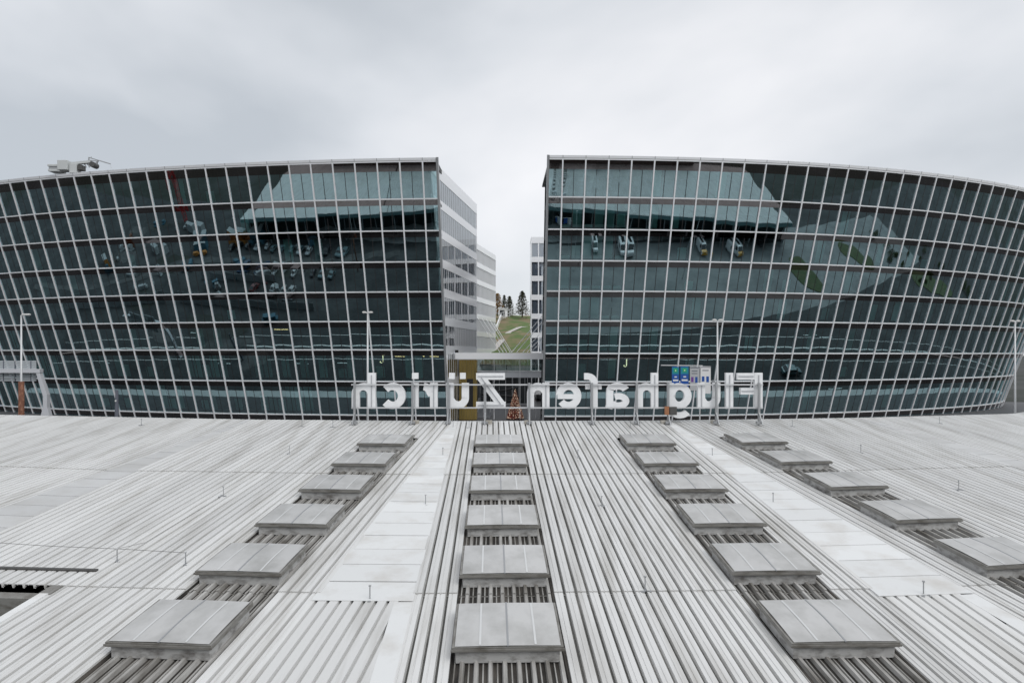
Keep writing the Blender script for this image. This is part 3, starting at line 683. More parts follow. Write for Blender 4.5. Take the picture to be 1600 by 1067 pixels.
# ================================================================== behind the gap
def face_building(name, label, a, b, ztop, rows, cols, mwall, mglass, roof_depth, screen='offwhite'):
    """wall from plan point a to b (seen side on the right hand of a->b is outward), floors every 4.15 m"""
    a = Vector((a[0], a[1], 0)); b = Vector((b[0], b[1], 0)); root = empty(name, (a.x, a.y, GZ), label, 'building'); o0 = Vector(root.location)
    d = (b - a); ln = d.length; d.normalize(); n = Vector((d.y, -d.x, 0))
    def Q(l, z, off=0.0): p = a + d * l + n * off; return Vector((p.x, p.y, z)) - o0
    def slab(l0, l1, z0, z1, o0_, o1_, nm, m, par=None):
        return MB().hexa([Q(l0, z0, o0_), Q(l1, z0, o0_), Q(l1, z0, o1_), Q(l0, z0, o1_), Q(l0, z1, o0_), Q(l1, z1, o0_), Q(l1, z1, o1_), Q(l0, z1, o1_)]).build(nm, M[m], par or root)
    H = 4.15; z = ztop
    wall = slab(0, ln, ztop - 1.35, ztop, -.3, 0, 'wall', mwall)
    st = ln / cols
    for r in range(rows):
        zt = ztop - 1.35 - r * H; zb = max(zt - (H - 1.15), GZ)
        for c in range(cols):
            w_ = MB().poly([Q(c * st + .12, zb, -.2), Q((c + 1) * st - .12, zb, -.2), Q((c + 1) * st - .12, zt, -.2), Q(c * st + .12, zt, -.2)]).build('window', M[mglass], root, fix=False)
            slab(c * st - .12, c * st + .12, zb, zt, -.28, -.01, 'window_post', mwall, w_)
        slab(ln - .14, ln, zb, zt, -.28, -.01, 'end_post', mwall)
        if zb > GZ + .1: slab(0, ln, max(zb - 1.15, GZ), zb, -.3, 0, 'wall_band', mwall)
        MB().poly([Q(0, zb, -.8), Q(ln, zb, -.8), Q(ln, zt, -.8), Q(0, zt, -.8)]).build('window_backing', M[screen if r < 6 else 'core'], root)
    slab(0, ln, ztop - .4, ztop - .02, -roof_depth, -.31, 'roof', mwall)
    slab(0, .3, GZ, ztop - .05, -roof_depth, -.32, 'gable', mwall); slab(ln - .3, ln, GZ, ztop - .05, -roof_depth, -.32, 'gable', mwall)
    slab(0, ln, GZ, ztop - .05, -roof_depth, -roof_depth + .3, 'rear_wall', mwall)
    return root, Q
face_building('white_office', 'white office wing further back on the left, narrow windows above dark base', (-8.4, 163), (-4.35, 183), 26.3, 8, 16, 'white', 'sideglass', 10)
face_building('white_tower', 'white tower with blue-grey square windows in the gap, beside the right glass block', (4.2, 150), (17.2, 150), 25.6, 8, 8, 'white', 'sideglass', 9, 'towerblind')
lowb = empty('dark_pavilion', (0, 141, GZ), 'low dark glazed shopfront at the back of the gap', 'building'); lo_ = Vector(lowb.location)
MB().box(-12, 4, 0, 4, 0, 6.2).build('wall', M['greyclad'], lowb)
MB().box(-12, 12, -.6, 5, 6.22, 6.7).build('roof', M['offwhite'], lowb)
for i in range(12): MB().box(-11.8 + i * 1.32, -10.6 + i * 1.32, -.06, -.02, .3, 5.9).build('shop_window', M['tdark'], lowb)
# footbridge with two white beams, glazing and stay rods
br = empty('footbridge', (-1, 106, GZ), 'white beamed glass footbridge linking the two glass blocks', 'footbridge'); bo = Vector(br.location)
def bb(x0, x1, y0, y1, Y, dep, nm, m):
    a, b = pix(x0, y1, Y), pix(x1, y0, Y); return MB().box(a.x - bo.x, b.x - bo.x, Y - bo.y, Y + dep - bo.y, a.z - bo.z, b.z - bo.z).build(nm, M[m], br, bevel=.03)
bb(711, 866, 551.3, 561.3, 105, .9, 'top_beam', 'beam'); bb(702, 711, 549, 562, 105.2, .7, 'beam_end', 'offwhite')
bb(711, 716, 546.8, 551, 105.1, .6, 'roof_box', 'black')
bb(745, 867, 580.3, 590, 109, .5, 'deck_beam', 'offwhite'); bb(745, 867, 579.3, 580.1, 108.8, .9, 'deck_edge', 'beam')
for x in (755.5, 771.5, 790, 801, 812, 824, 837, 847, 852): bb(x, x + (.9 if x in (771.5, 812) else .5), 561.4, 655, 107.6 if x in (771.5, 812) else 110.2, .1, 'bridge_post', 'beam')
for i in range(10):
    x0 = 746 + i * 12; bb(x0, x0 + 11.6, 561.6, 579, 109.6, .03, 'bridge_pane', 'clear')
LBA = [((745.5, 495.5), (781, 550)), ((752.7, 497), (786.2, 550)), ((759.2, 497.7), (791.6, 550)), ((766, 501), (797, 550)), ((772, 505), (799.5, 550)),
       ((862.6, 475.5), (799.8, 550)), ((862.6, 485), (807.5, 550)), ((861.8, 501.5), (817.4, 550)), ((862.6, 510), (824, 550)), ((862.8, 520), (829, 550)), ((850, 530), (848, 550))]
for i, (a, b) in enumerate(LBA):
    Ya = 122 + i % 5 * 4
    MB().tube([pix(*a, Ya) - bo, pix(b[0], b[1], 105.6) - bo], .055, 6).build('stay_rod', M['beam'], br)
# bronze clad lift tower with door
bt = empty('bronze_tower', pix(731, 552, 108) + Vector((0, 0, GZ)), 'bronze clad lift tower under the footbridge', 'tower'); to = Vector(bt.location)
pa, pb = pix(717.5, 0, 108).x - to.x, pix(745, 0, 108).x - to.x
nst = 7
for i in range(nst):
    x0, x1 = pa + (pb - pa) * i / nst, pa + (pb - pa) * (i + 1) / nst
    dep = .25 * math.sin(math.pi * (i + .5) / nst)
    MB().box(x0 + .012, x1 - .012, -dep, 2.4, 0, -GZ - 1.05).build('bronze_panel', M['bronze'], bt)
dx0, dx1 = pix(729.5, 0, 107.6).x - to.x, pix(739, 0, 107.6).x - to.x
MB().box(dx0, dx1, -.34, -.27, (552 - 636) / F * 107.6 - GZ, (552 - 592) / F * 107.6 - GZ).build('door', M['black'], bt)
# plaza between the blocks
struct(MB().poly([(-11, 98, GZ + .004), (9, 98, GZ + .004), (9, 165, GZ + .004), (-11, 165, GZ + .004)]).build('plaza', M['plaza']))
sk = empty('stair_flight', (-5.2, 112, GZ), 'grey stairs with pale handrails left of the decorated fir', 'stairs')
for i in range(12): MB().box(-1.4, 1.6, i * .32, i * .32 + .32, 0, .17 * (i + 1)).build('step', M['greyclad'], sk)
for x in (-1.4, -.4, .5, 1.6): MB().bar((x, -.2, .9), (x, 3.8, 2.95), .07).build('handrail', M['lamp'], sk)
sculp = MB()
pts = [pix(x, y, Yq) for x, y, Yq in ((779, 602, 116), (792, 601.5, 116), (809, 604, 115), (800, 607, 114), (790, 610, 114.5), (765, 613, 115), (752, 616, 114), (770, 617, 112.5), (790, 618.5, 112), (811, 621, 111.5), (815, 624.5, 111), (800, 626, 111), (786, 628.5, 111.5))]
sm_ = sculp.tube(pts, .16, 8).build('ribbon_sculpture', M['black'], smooth=True)
setp(sm_, label='black looping ribbon sculpture hanging behind the letter Z', category='sculpture')
# decorated fir
xt = empty('christmas_tree', (pix(805, 0, 109.5).x, 109.5, GZ), 'Christmas tree covered in red baubles and lights between the glass blocks', 'tree')
MB().tube([(0, 0, 0), (0, 0, 4.6)], [.12, .03], 8).build('trunk', M['bark'], xt)
r_ = random.Random(11); mb = MB(); hx = 4.85
for i in range(1500):
    z = hx * (1 - math.sqrt(r_.random()) * .97); rad = (hx - z) / hx * 1.42 * (0.55 + .45 * r_.random() ** .4); a = r_.random() * 6.283
    c = Vector((math.cos(a) * rad, math.sin(a) * rad, z)); dv = Vector((math.cos(a), math.sin(a), -.35)).normalized() * .22; sv = Vector((-math.sin(a), math.cos(a), r_.uniform(-.4, .4))) * .09
    mb.poly([c - sv, c + sv, c + dv])
setp(mb.build('crown', M['xgreen'], xt, fix=False), kind='stuff')
def baubles(n, rad_, m, nm):
    mb = MB()
    for i in range(n):
        z = .1 + (hx - .15) * (1 - math.sqrt(r_.random()) * .98); rr = (hx - z) / hx * 1.42 * r_.uniform(.9, 1.03); a = r_.random() * 6.283
        c = Vector((math.cos(a) * rr, math.sin(a) * rr, z)); b = len(mb.v)
        mb.v += [tuple(c + Vector(q) * rad_) for q in ((1, 0, 0), (-1, 0, 0), (0, 1, 0), (0, -1, 0), (0, 0, 1), (0, 0, -1))]
        mb.f += [tuple(b + j for j in q) for q in ((0, 2, 4), (2, 1, 4), (1, 3, 4), (3, 0, 4), (2, 0, 5), (1, 2, 5), (3, 1, 5), (0, 3, 5))]
    setp(mb.build(nm, M[m], xt, smooth=True), kind='stuff')
baubles(1100, .085, 'xred', 'red_baubles'); baubles(600, .055, 'xlight', 'fairy_lights')
# hill with path, station and trees
mb = MB(); nx, ny = 50, 44; hr = random.Random(4)
def hz(x, y):
    t = max(0, min(1, (y - 166) / 110)); return GZ + 8 + 18.3 * t ** .85 + .5 * math.sin(x * .21 + y * .06) + .35 * math.sin(y * .19 + x * .1) - (.02 * abs(x - 4)) + (0 if t < 1 else -.0)
for j in range(ny + 1):
    for i in range(nx + 1):
        x = -70 + 140 * i / nx; y = 166 + 190 * j / ny; mb.v.append((x, y, hz(x, y)))
for j in range(ny):
    for i in range(nx): q = j * (nx + 1) + i; mb.f.append((q, q + 1, q + nx + 2, q + nx + 1))
struct(mb.build('hill', M['hill'], smooth=True, fix=False))
mb = MB()
pp = [(-7, 172), (-5, 185), (-3.2, 200), (-1, 215), (2.5, 226), (8, 233), (16, 238)]
for i in range(len(pp) - 1):
    (x0, y0), (x1, y1) = pp[i], pp[i + 1]; nrm = Vector((-(y1 - y0), x1 - x0)).normalized() * .9
    mb.poly([(x0 + nrm.x, y0 + nrm.y, hz(x0 + nrm.x, y0 + nrm.y) + .12), (x0 - nrm.x, y0 - nrm.y, hz(x0 - nrm.x, y0 - nrm.y) + .12), (x1 - nrm.x, y1 - nrm.y, hz(x1 - nrm.x, y1 - nrm.y) + .12), (x1 + nrm.x, y1 + nrm.y, hz(x1 + nrm.x, y1 + nrm.y) + .12)])
struct(mb.build('path', M['path']))
st = empty('hill_station', pix(786, 490, 250), 'small white funicular station with dark window on the hilltop', 'station')
MB().box(-1.6, 1.5, 0, 4, -1.2, 1.7).build('cabin', M['white'], st); MB().box(-1.2, .6, -.08, -.01, -.9, 1.2).build('window', M['tdark'], st); MB().box(-1.9, 1.9, -.4, 4.2, 1.71, 1.95).build('roof', M['white'], st)
so2 = Vector(st.location)
for i in range(9):
    a = pix(780 + i * 3.2, 500 - i * 1.2 + (i % 2), 246) - so2; MB().bar(a, a + Vector((0, 0, 2.6)), .16).build('railing_post', M['lamp'], st)
for dz in (.2, 1.2, 2.4): MB().bar(pix(779, 501, 246) - so2 + Vector((0, 0, dz)), pix(807, 489.5, 246) - so2 + Vector((0, 0, dz)), .14).build('railing', M['lamp'], st)
for i in range(8):
    a = pix(776.2 + i * .8, 517 - i * 2.3, 215 + i * 4) - so2; MB().bar(a, a + Vector((0, 0, 2.2)), .2).build('ramp_post', M['white'], st)
MB().bar(pix(776, 516, 214) - so2 + Vector((0, 0, 1.2)), pix(783, 497, 247) - so2 + Vector((0, 0, 1.2)), .5, .5).build('ramp', M['white'], st)
def conifer(base, h, wd, label, seed, m='conifer', grp='trees on the hilltop', n=1500, droop=-.3, sharp=.62):
    r = random.Random(seed); root = empty('hill_tree', base, label, 'tree', grp)
    MB().tube([(0, 0, -.5), (0, 0, h * .95)], [h * .028, .03], 6).build('trunk', M['bark'], root)
    mb = MB(); nb = 26
    tiers = [(i / nb, r.random() * 6.28) for i in range(nb)]
    for i in range(n):
        t = r.choice(tiers)[0] + r.uniform(-.015, .015); z = h * (.10 + .9 * t); R = wd / 2 * (1 - t) ** sharp * r.uniform(.75, 1.15) + .1
        a = r.choice(range(9)) * .7 + t * 23 + r.gauss(0, .16); rr = R * r.random() ** .6
        c = Vector((math.cos(a) * rr, math.sin(a) * rr, z + droop * rr * .4 + r.uniform(-.15, .15))); s = h * .035 * r.uniform(.6, 1.4)
        d1 = Vector((r.gauss(0, 1), r.gauss(0, 1), r.gauss(0, .5))).normalized() * s; d2 = Vector((r.gauss(0, 1), r.gauss(0, 1), r.gauss(0, .6))).normalized() * s
        mb.poly([c - d1, c + d2, c + d1])
    setp(mb.build('crown', M[m], root, fix=False), kind='stuff')
conifer(pix(816, 494, 262), 9.8, 6.2, 'tall dark conifer at the right end of the hilltop', 1)
conifer(pix(796, 495, 268), 8.2, 4.6, 'slender pine in the middle of the hilltop trees', 2)
conifer(pix(788, 494, 275), 8.6, 3.6, 'thin pine just right of the autumn tree', 3, n=900)
conifer(pix(777.5, 492, 258), 8.2, 5.0, 'rust coloured autumn tree at the left of the hilltop', 4, 'autumn', sharp=.45)
conifer(pix(822, 497, 250), 2.2, 3.2, 'low pale shrub in front of the tall conifer', 6, 'autumn', n=300, sharp=.4)
conifer(pix(791.5, 575, 178), 4.4, 3.0, 'bright yellow autumn shrub seen through the bridge glazing', 8, 'autumn', n=500, sharp=.4)

# ================================================================== street furniture
def street_lamp(x, yt, Y, label, heads=2, sleeve=False):
    t = pix(x, yt, Y); root = empty('street_lamp', (t.x, t.y, GZ), label, 'street lamp', 'street lamps along the airport road'); h = t.z - GZ
    MB().tube([(0, 0, 0), (0, 0, h * .5), (0, 0, h)], [.11, .085, .06], 10).build('pole', M['lamp'], root, smooth=True)
    MB().tube([(0, 0, 0), (0, 0, .35)], .2, 12).build('base', M['galv'], root)
    for s_ in ((-1, 1) if heads == 2 else (1,)):
        a = MB().tube([(0, 0, h - .05), (s_ * .12, 0, h + .02)], .035, 6).build('arm', M['lamp'], root)
        e1 = .42 if heads == 2 else .72
        hd = MB().prism([(s_ * .07, h), (s_ * .12, h + .10), (s_ * (e1 - .12), h + .13), (s_ * e1, h + .07), (s_ * (e1 - .02), h + .01)], -.14, .14).build('lamp_head', M['lamphead'], root, bevel=.02)
        MB().box(min(s_ * .12, s_ * (e1 - .06)), max(s_ * .12, s_ * (e1 - .06)), -.1, .1, h - .03, h - .001).build('lens', M['bannerw'], hd)
    if sleeve: MB().tube([(0, 0, 0), (0, 0, pix(0, 596, Y).z - GZ)], .215, 14).build('rust_sleeve', M['rust'], root, smooth=True)
    return root
street_lamp(33.3, 492.5, 56, 'street lamp with rusty sleeve round its foot, at the left gantry', 1, True)
street_lamp(574.5, 489, 54, 'twin head street lamp behind the final letter h of the sign')
street_lamp(1121, 501, 54, 'twin head street lamp behind the letter u of the sign')
street_lamp(1586, 502.5, 60, 'twin head street lamp at the right end of the roof')
bo_ = pix(166 / 1, 0, 60); bl = empty('bollard_column', (pix(182.5, 0, 92).x, 92, GZ), 'slim dark column in front of the left glass block', 'column')
MB().tube([(0, 0, 0), (0, 0, pix(0, 609, 92).z - GZ)], [.30, .18], 10).build('shaft', M['ink'], bl); MB().tube([(0, -.28, pix(0, 626, 92).z - GZ - .1), (0, -.28, pix(0, 626, 92).z - GZ + .12)], .1, 8).build('lamp', M['lamphead'], bl)
# sign gantry seen from behind, at the left edge
gY = 96.0; gr = empty('sign_gantry', (pix(73, 0, gY).x, gY, GZ), 'grey road sign gantry with bent leg at the left edge', 'gantry'); go = Vector(gr.location)
def gq(x, y, dy=0): p = pix(x, y, gY) - go; return Vector((p.x, dy, p.z))
def gpoly(outline, y0, y1, nm, m): return MB().prism([(gq(x, y).x, gq(x, y).z) for x, y in outline], y0, y1).build(nm, M[m], gr, bevel=.02)
gpoly([(58.5, 582), (64, 582), (75.6, 616), (76.2, 636), (81, 655), (64.5, 655), (69.5, 636), (69.5, 619)], -.35, .35, 'leg', 'gantry')
gpoly([(-60, 576.5), (65, 576.5), (65, 582.5), (-60, 582.5)], -.4, .4, 'beam', 'gantry')
for xa, xb in ((-40, 19), (21.5, 53)):
    for i in range(4): gpoly([(xa, 563.6 + i * 3.3), (xb, 563.6 + i * 3.3), (xb, 566.5 + i * 3.3), (xa, 566.5 + i * 3.3)], .42, .55, 'sign_slat', 'signback')
    for i in range(4): gpoly([(xa, 583 + i * 3.3), (xb, 583 + i * 3.3), (xb, 585.9 + i * 3.3), (xa, 585.9 + i * 3.3)], .42, .55, 'sign_slat', 'signback')
for x in (20.2, 2, 45): gpoly([(x - .8, 564), (x + .8, 564), (x + .8, 596), (x - .8, 596)], .40, .415, 'sign_bracket', 'ink')
# hanging information banners behind the letter g
bY = 50.0; bn = empty('banner_stand', (pix(1121, 0, bY).x, bY, GZ), 'four hanging blue and white information banners behind the letter g', 'banner'); bno = Vector(bn.location)
def bq(x, y): p = pix(x, y, bY) - bno; return p.x, p.z
def rect(x0, x1, y0, y1, dy0, dy1, nm, m, par=None, sl=0.0):
    (xa, zb), (xb, zt) = bq(x0, y1), bq(x1, y0); s_ = sl
    return MB().hexa([(xa, dy0, zb - s_ * 0), (xb, dy0, zb - s_), (xb, dy1, zb - s_), (xa, dy1, zb), (xa, dy0, zt), (xb, dy0, zt - s_), (xb, dy1, zt - s_), (xa, dy1, zt)]).build(nm, M[m], par or bn)
rect(1033, 1098, 569.8, 571.3, .02, .1, 'crossbar', 'lamp', sl=.04)
(px_, pz_) = bq(1094, 571); MB().tube([(px_, .1, 0), (px_, .1, pz_)], .05, 8).build('mast', M['lamp'], bn)
for x0, x1, y0, y1, m in ((1049.7, 1061, 572.5, 604, 'blue'), (1063, 1075.8, 572.2, 604, 'blue'), (1078, 1092.3, 572.8, 610, 'bannerg'), (1094.5, 1110.3, 572, 614.5, 'bannerw')):
    p_ = rect(x0, x1, y0, y1, -.03, 0, 'banner', m, sl=.02); w_ = x1 - x0
    if m == 'blue':
        rect(x0 + .4, x1 - .4, y0 + 1.5, y0 + 12, -.036, -.031, 'teal_field', 'teal', p_); rect(x0 + .28 * w_, x1 - .25 * w_, y0 + 3, y0 + 9, -.042, -.037, 'green_mark', 'green', p_)
        rect(x0 + .44 * w_, x1 - .42 * w_, y0 + 5.5, y0 + 7.3, -.046, -.043, 'white_mark', 'bannerw', p_); rect(x0 + .35 * w_, x1 - .3 * w_, y0 + 15.5, y0 + 17.2, -.036, -.031, 'white_mark', 'bannerw', p_); rect(x0 + .15 * w_, x1 - .12 * w_, y0 + 20.3, y0 + 23, -.036, -.031, 'white_strip', 'bannerw', p_)
    else:
        rect(x0 + .6, x1 - .4, y0 + 1.2, y0 + 2.4, -.036, -.031, 'dark_strip', 'ink', p_)
        for q in range(2 if m == 'bannerg' else 1): rect(x0 + .18 * w_, x1 - .2 * w_, y0 + 6 + q * 4, y0 + 7.3 + q * 4, -.036, -.031, 'text_line', 'ink', p_)
        rect(x0 + .12 * w_, x0 + .38 * w_, y0 + 16, y0 + 24, -.036, -.031, 'purple_mark', 'purple' if m == 'bannerg' else 'blue', p_); rect(x0 + .56 * w_, x0 + .82 * w_, y0 + 16, y0 + 25, -.036, -.031, 'blue_mark', 'blue', p_)
MB().box(*[v for v in (bq(1113, 0)[0], bq(1117, 0)[0])], 0, .2, bq(0, 600)[1], bq(0, 594)[1]).build('speaker_box', M['galv'], bn)
# facade access machine on the left roof
mY = 101.0; mc = empty('facade_lift_machine', pix(110, 268, mY), 'pale grey window cleaning crane on the left roof edge', 'crane'); mo = Vector(mc.location)
def mq(x, y, dy=0.0): p = pix(x, y, mY) - mo; return Vector((p.x, dy, p.z))
def mbx(x0, x1, y0, y1, d0, d1, nm, m): a, b = mq(x0, y1), mq(x1, y0); return MB().box(a.x, b.x, d0, d1, a.z, b.z).build(nm, M[m], mc, bevel=.04)
mbx(79.5, 97, 259, 262.3, -.8, .8, 'counterweight_deck', 'machine'); mbx(81, 97, 262.3, 266.3, -.7, .7, 'counterweight', 'galv'); mbx(80.5, 98, 266.4, 270, -.8, .8, 'counterweight_deck', 'machine')
mbx(95.5, 111, 252.8, 267.5, -.9, .9, 'cabin', 'machine'); mbx(112, 123.5, 257.5, 272, -.6, .6, 'mast', 'machine'); MB().bar(mq(110, 256.5), mq(142, 253.2), .5, .35).build('arm', M['machine'], mc)
mbx(124, 131, 259, 267, -.5, .5, 'winch', 'darkmetal'); MB().tube([mq(147, 258.5, -.6), mq(147, 258.5, .6)], .42, 12).build('drum', M['darkmetal'], mc)
for i in range(7): MB().bar(mq(130 + i * 2.4, 256), mq(132.5 + i * 2.4, 262 if i % 2 else 258), .1).build('lattice_bar', M['galv'], mc)
MB().bar(mq(139, 246.5), mq(172.5, 256.5), .14).build('jib', M['galv'], mc); MB().bar(mq(139, 250.5), mq(150, 252), .12).build('jib_stay', M['galv'], mc); MB().bar(mq(138.8, 246), mq(138.8, 251), .12).build('jib_head', M['galv'], mc); MB().bar(mq(142.5, 244.8), mq(142.8, 248), .07).build('mast_tip', M['galv'], mc); MB().bar(mq(172.8, 256.5), mq(173.8, 264), .03).build('cable', M['lamp'], mc); MB().bar(mq(150, 258), mq(153, 250.5), .2).build('knuckle', M['galv'], mc)

# ================================================================== road, islands and what the glass mirrors
def curve_strip(fc, q0, q1, o0, o1, z, m, nm, n=60):
    mb = MB(); P_ = [q0 + (q1 - q0) * i / n for i in range(n + 1)]
    for q in P_:
        for o in (o0, o1): p = fc.P(q, 0, o - GZ * 0 + fc.t * GZ * 0, True); mb.v.append((p.x, p.y, z))
    mb.f = [(2 * i, 2 * i + 1, 2 * i + 3, 2 * i + 2) for i in range(n)]
    return struct(mb.build(nm, m))
for fc, q1, nm in ((FL, 85, 'left'), (FR, 118, 'right')):
    curve_strip(fc, -5.9, q1, -3.3, 2.6, GZ + .10, M['plaza'], 'pavement')
    curve_strip(fc, -5.9, q1, 2.6, 4.3, GZ + .104, M['palekerb'], 'pavement')
    curve_strip(fc, -5.9, q1, 4.3, 4.6, GZ + .108, M['asphalt'], 'kerb')
    for off in (13.5, 21): curve_strip(fc, -5.9, q1, off, off + .18, GZ + .012, M['paint'], 'lane_line')
    curve_strip(fc, -5.9, q1, 17.1, 17.5, GZ + .016, M['paint'], 'lane_line')
# paler concrete apron towards the terminal
struct(MB().poly([(-14, 42, GZ + .004), (150, 44, GZ + .004), (150, 80, GZ + .004), (-14, 78, GZ + .004)]).build('apron', M['concrete']))
struct(MB().poly([(-80, 34, GZ + .10), (95, 34, GZ + .10), (95, 41, GZ + .10), (-80, 41, GZ + .10)]).build('terminal_pavement', M['pave']))
def island(cx, cy, rx, ry, rot, i):
    mb = MB(); a = ring(cx, cy, rx, ry, GZ + .01, 36, rot); b = ring(cx, cy, rx, ry, GZ + .16, 36, rot); n = 36
    mb.v = a + b; mb.f = [(j, (j + 1) % n, n + (j + 1) % n, n + j) for j in range(n)] + [tuple(range(n, 2 * n))]
    struct(mb.build('grass_island', M['grass']))
island(84, 66, 4.2, 8.5, .1, 0); island(114, 63, 4.6, 9.5, -.15, 1); island(140, 92, 12, 7, .9, 4); 
def vehicle(name, prof, wid, body, label, cat, loc, rz, wheels, win, front=None, group=None):
    root = empty(name, loc, label, cat, group); root.rotation_euler.z = rz
    MB().prism(prof, -wid / 2, wid / 2).build('body', M[body], root, bevel=.07)
    for poly in win:
        for s_ in (-1, 1): MB().prism(poly, s_ * (wid / 2 + .004) - .006, s_ * (wid / 2 + .004) + .006).build('side_window', M['cglass'], root)
    return root
VAN = [(-2.6, .35), (2.5, .35), (2.6, .75), (2.5, 1.12), (1.75, 1.3), (1.15, 2.25), (.9, 2.35), (-2.45, 2.35), (-2.6, 2.2)]
CAR = [(-2.15, .3), (2.15, .3), (2.2, .62), (2.05, .82), (1.05, .95), (.45, 1.40), (-1.1, 1.45), (-1.85, 1.0), (-2.15, .92)]
def wheels(root, xs, wid, r):
    for x in xs:
        for s_ in (-1, 1):
            t_ = MB().tube([(x, s_ * (wid / 2 - .20), r), (x, s_ * (wid / 2 + .015), r)], r, 14).build('wheel', M['tyre'], root)
            MB().tube([(x, s_ * (wid / 2 + .016), r), (x, s_ * (wid / 2 + .03), r)], r * .6, 10).build('rim', M['galv'], t_)
def van(x, y, rz, yellow, label):
    v = vehicle('van', VAN, 1.95, 'vanw', label, 'van', (x, y, GZ + .02), rz, None, [[(.2, 1.35), (1.45, 1.35), (1.0, 2.05), (.2, 2.05)]], group='vans at the terminal kerb')
    wheels(v, (-1.6, 1.65), 1.95, .35)
    MB().hexa([(1.80, -.82, 1.34), (1.80, .82, 1.34), (1.20, .75, 2.22), (1.20, -.75, 2.22), (1.84, -.82, 1.36), (1.84, .82, 1.36), (1.25, .75, 2.24), (1.25, -.75, 2.24)]).build('windscreen', M['cglass'], v)
    v.scale = (1.3, 1.25, 1.25)
    MB().box(-2.3, .4, -.35, .35, 2.36, 2.42).build('roof_stripe', M['tdark'], v)
    if yellow:
        MB().hexa([(1.76, -.95, 1.315), (1.76, .95, 1.315), (2.53, .95, 1.13), (2.53, -.95, 1.13), (1.76, -.95, 1.335), (1.76, .95, 1.335), (2.54, .95, 1.15), (2.54, -.95, 1.15)]).build('bonnet', M['vany'], v)
        MB().box(2.55, 2.64, -.95, .95, .42, 1.1).build('grille', M['vany'], v)
    for s_ in (-1, 1): MB().box(2.5, 2.645, s_ * .72 - .16, s_ * .72 + .16, .78, .96).build('headlight', M['lamphead'], v)
HP = math.pi / 2
van(22.5, 46.3, HP, False, 'white van without yellow, leftmost of those mirrored in the right block'); van(30.5, 47.4, HP * 1.03, False, 'white van second from the gap, mirrored in the right block')
van(53.5, 49.5, HP * .98, True, 'white van with yellow front, nearer the gap of two mirrored alike'); van(64.5, 51.5, HP * .97, True, 'white van with yellow front, further from the gap of two mirrored alike')
def car(x, y, rz, col, label, i):
    v = vehicle('parked_car', CAR, 1.8, 'car_' + col, label, 'car', (x, y, GZ + .02), rz, None, [[(-.35, .98), (.85, .98), (.4, 1.33), (-.35, 1.35)], [(-1.55, .98), (-.45, .98), (-.45, 1.36), (-1.05, 1.37)]], group='cars mirrored in the glass')
    wheels(v, (-1.35, 1.35), 1.8, .32)
    MB().hexa([(1.10, -.7, .97), (1.10, .7, .97), (.52, .66, 1.38), (.52, -.66, 1.38), (1.12, -.7, .99), (1.12, .7, .99), (.55, .66, 1.40), (.55, -.66, 1.40)]).build('windscreen', M['cglass'], v)
    MB().hexa([(-1.87, -.7, 1.02), (-1.87, .7, 1.02), (-1.16, .66, 1.43), (-1.16, -.66, 1.43), (-1.89, -.7, 1.04), (-1.89, .7, 1.04), (-1.18, .66, 1.45), (-1.18, -.66, 1.45)]).build('rear_window', M['cglass'], v)
cr_ = random.Random(21); cols_ = ['silver', 'dark', 'blue', 'white', 'red', 'teal']
car(53, 96.5, .25, 'teal', 'pale blue car on the road, mirrored in the right block near its foot', 0)
car(76, 47.5, HP, 'dark', 'dark car right of the yellow fronted vans in the mirror image', 1)
nc = 0
for row, (yy, x0, n) in enumerate(((50, -42, 9), (60, -47, 7), (69, -54, 4))):
    for i in range(n):
        if cr_.random() < .25: continue
        c_ = cr_.choice(cols_); x = x0 - i * 5.2 + cr_.uniform(-.5, .5)
        nth = ('first', 'second', 'third', 'fourth', 'fifth', 'sixth', 'seventh', 'eighth', 'ninth', 'tenth', 'eleventh')[i]
        cn = {'teal': 'pale blue', 'dark': 'black', 'silver': 'silver', 'blue': 'blue', 'white': 'white', 'red': 'red'}[c_]
        car(x, yy + cr_.uniform(-.4, .4), HP + .12 + cr_.uniform(-.05, .05) + (math.pi if cr_.random() < .3 else 0), c_, '%s parked car mirrored left, %s bay from right, %s row' % (cn, nth, ('top', 'middle', 'bottom')[row]), i)
# pale patches of gravel and poured concrete in the yard
yp = random.Random(31)
for i in range(16):
    cx, cy = yp.uniform(-130, -35), yp.uniform(44, 92); n = 11; rx, ry = yp.uniform(3, 9), yp.uniform(1.5, 4.5); ro = yp.uniform(-.5, .5)
    pts = []
    for j in range(n):
        a_ = 2 * math.pi * j / n; k_ = yp.uniform(.6, 1.15); x_, y_ = rx * k_ * math.cos(a_), ry * k_ * math.sin(a_); pts.append((cx + x_ * math.cos(ro) - y_ * math.sin(ro), cy + x_ * math.sin(ro) + y_ * math.cos(ro), GZ + .02 + i * .004))
    struct(MB().poly(pts).build('gravel_patch', M[('asphalt2', 'terrain')[i % 2]]))
# site cabins, containers and a red mast in the yard on the left
yard = random.Random(9)
def container(x, y, rz, m, word, z=0, ln=6.0):
    root = empty('site_container', (x, y, GZ + .01 + z), word, 'container', 'site containers in the yard'); root.rotation_euler.z = rz
    MB().box(-ln / 2, ln / 2, -1.2, 1.2, .05, 2.5).build('box', M[m], root, bevel=.04)
    for i in range(int(ln / .5)):
        for s_ in (-1, 1): MB().box(-ln / 2 + .15 + i * .5, -ln / 2 + .38 + i * .5, s_ * 1.22 - .02, s_ * 1.22 + .02, .2, 2.35).build('rib', M[m], root)
    MB().box(-ln / 2 - .02, ln / 2 + .02, -1.22, 1.22, 2.51, 2.58).build('lid', M['cont_w'], root)
container(-84, 47, .2, 'cont_o', 'orange site container in the yard, nearest the terminal'); container(-95, 52, 1.1, 'cont_b', 'blue site container turned across the yard'); container(-103, 46, .1, 'cont_w', 'white site cabin beside the orange container')
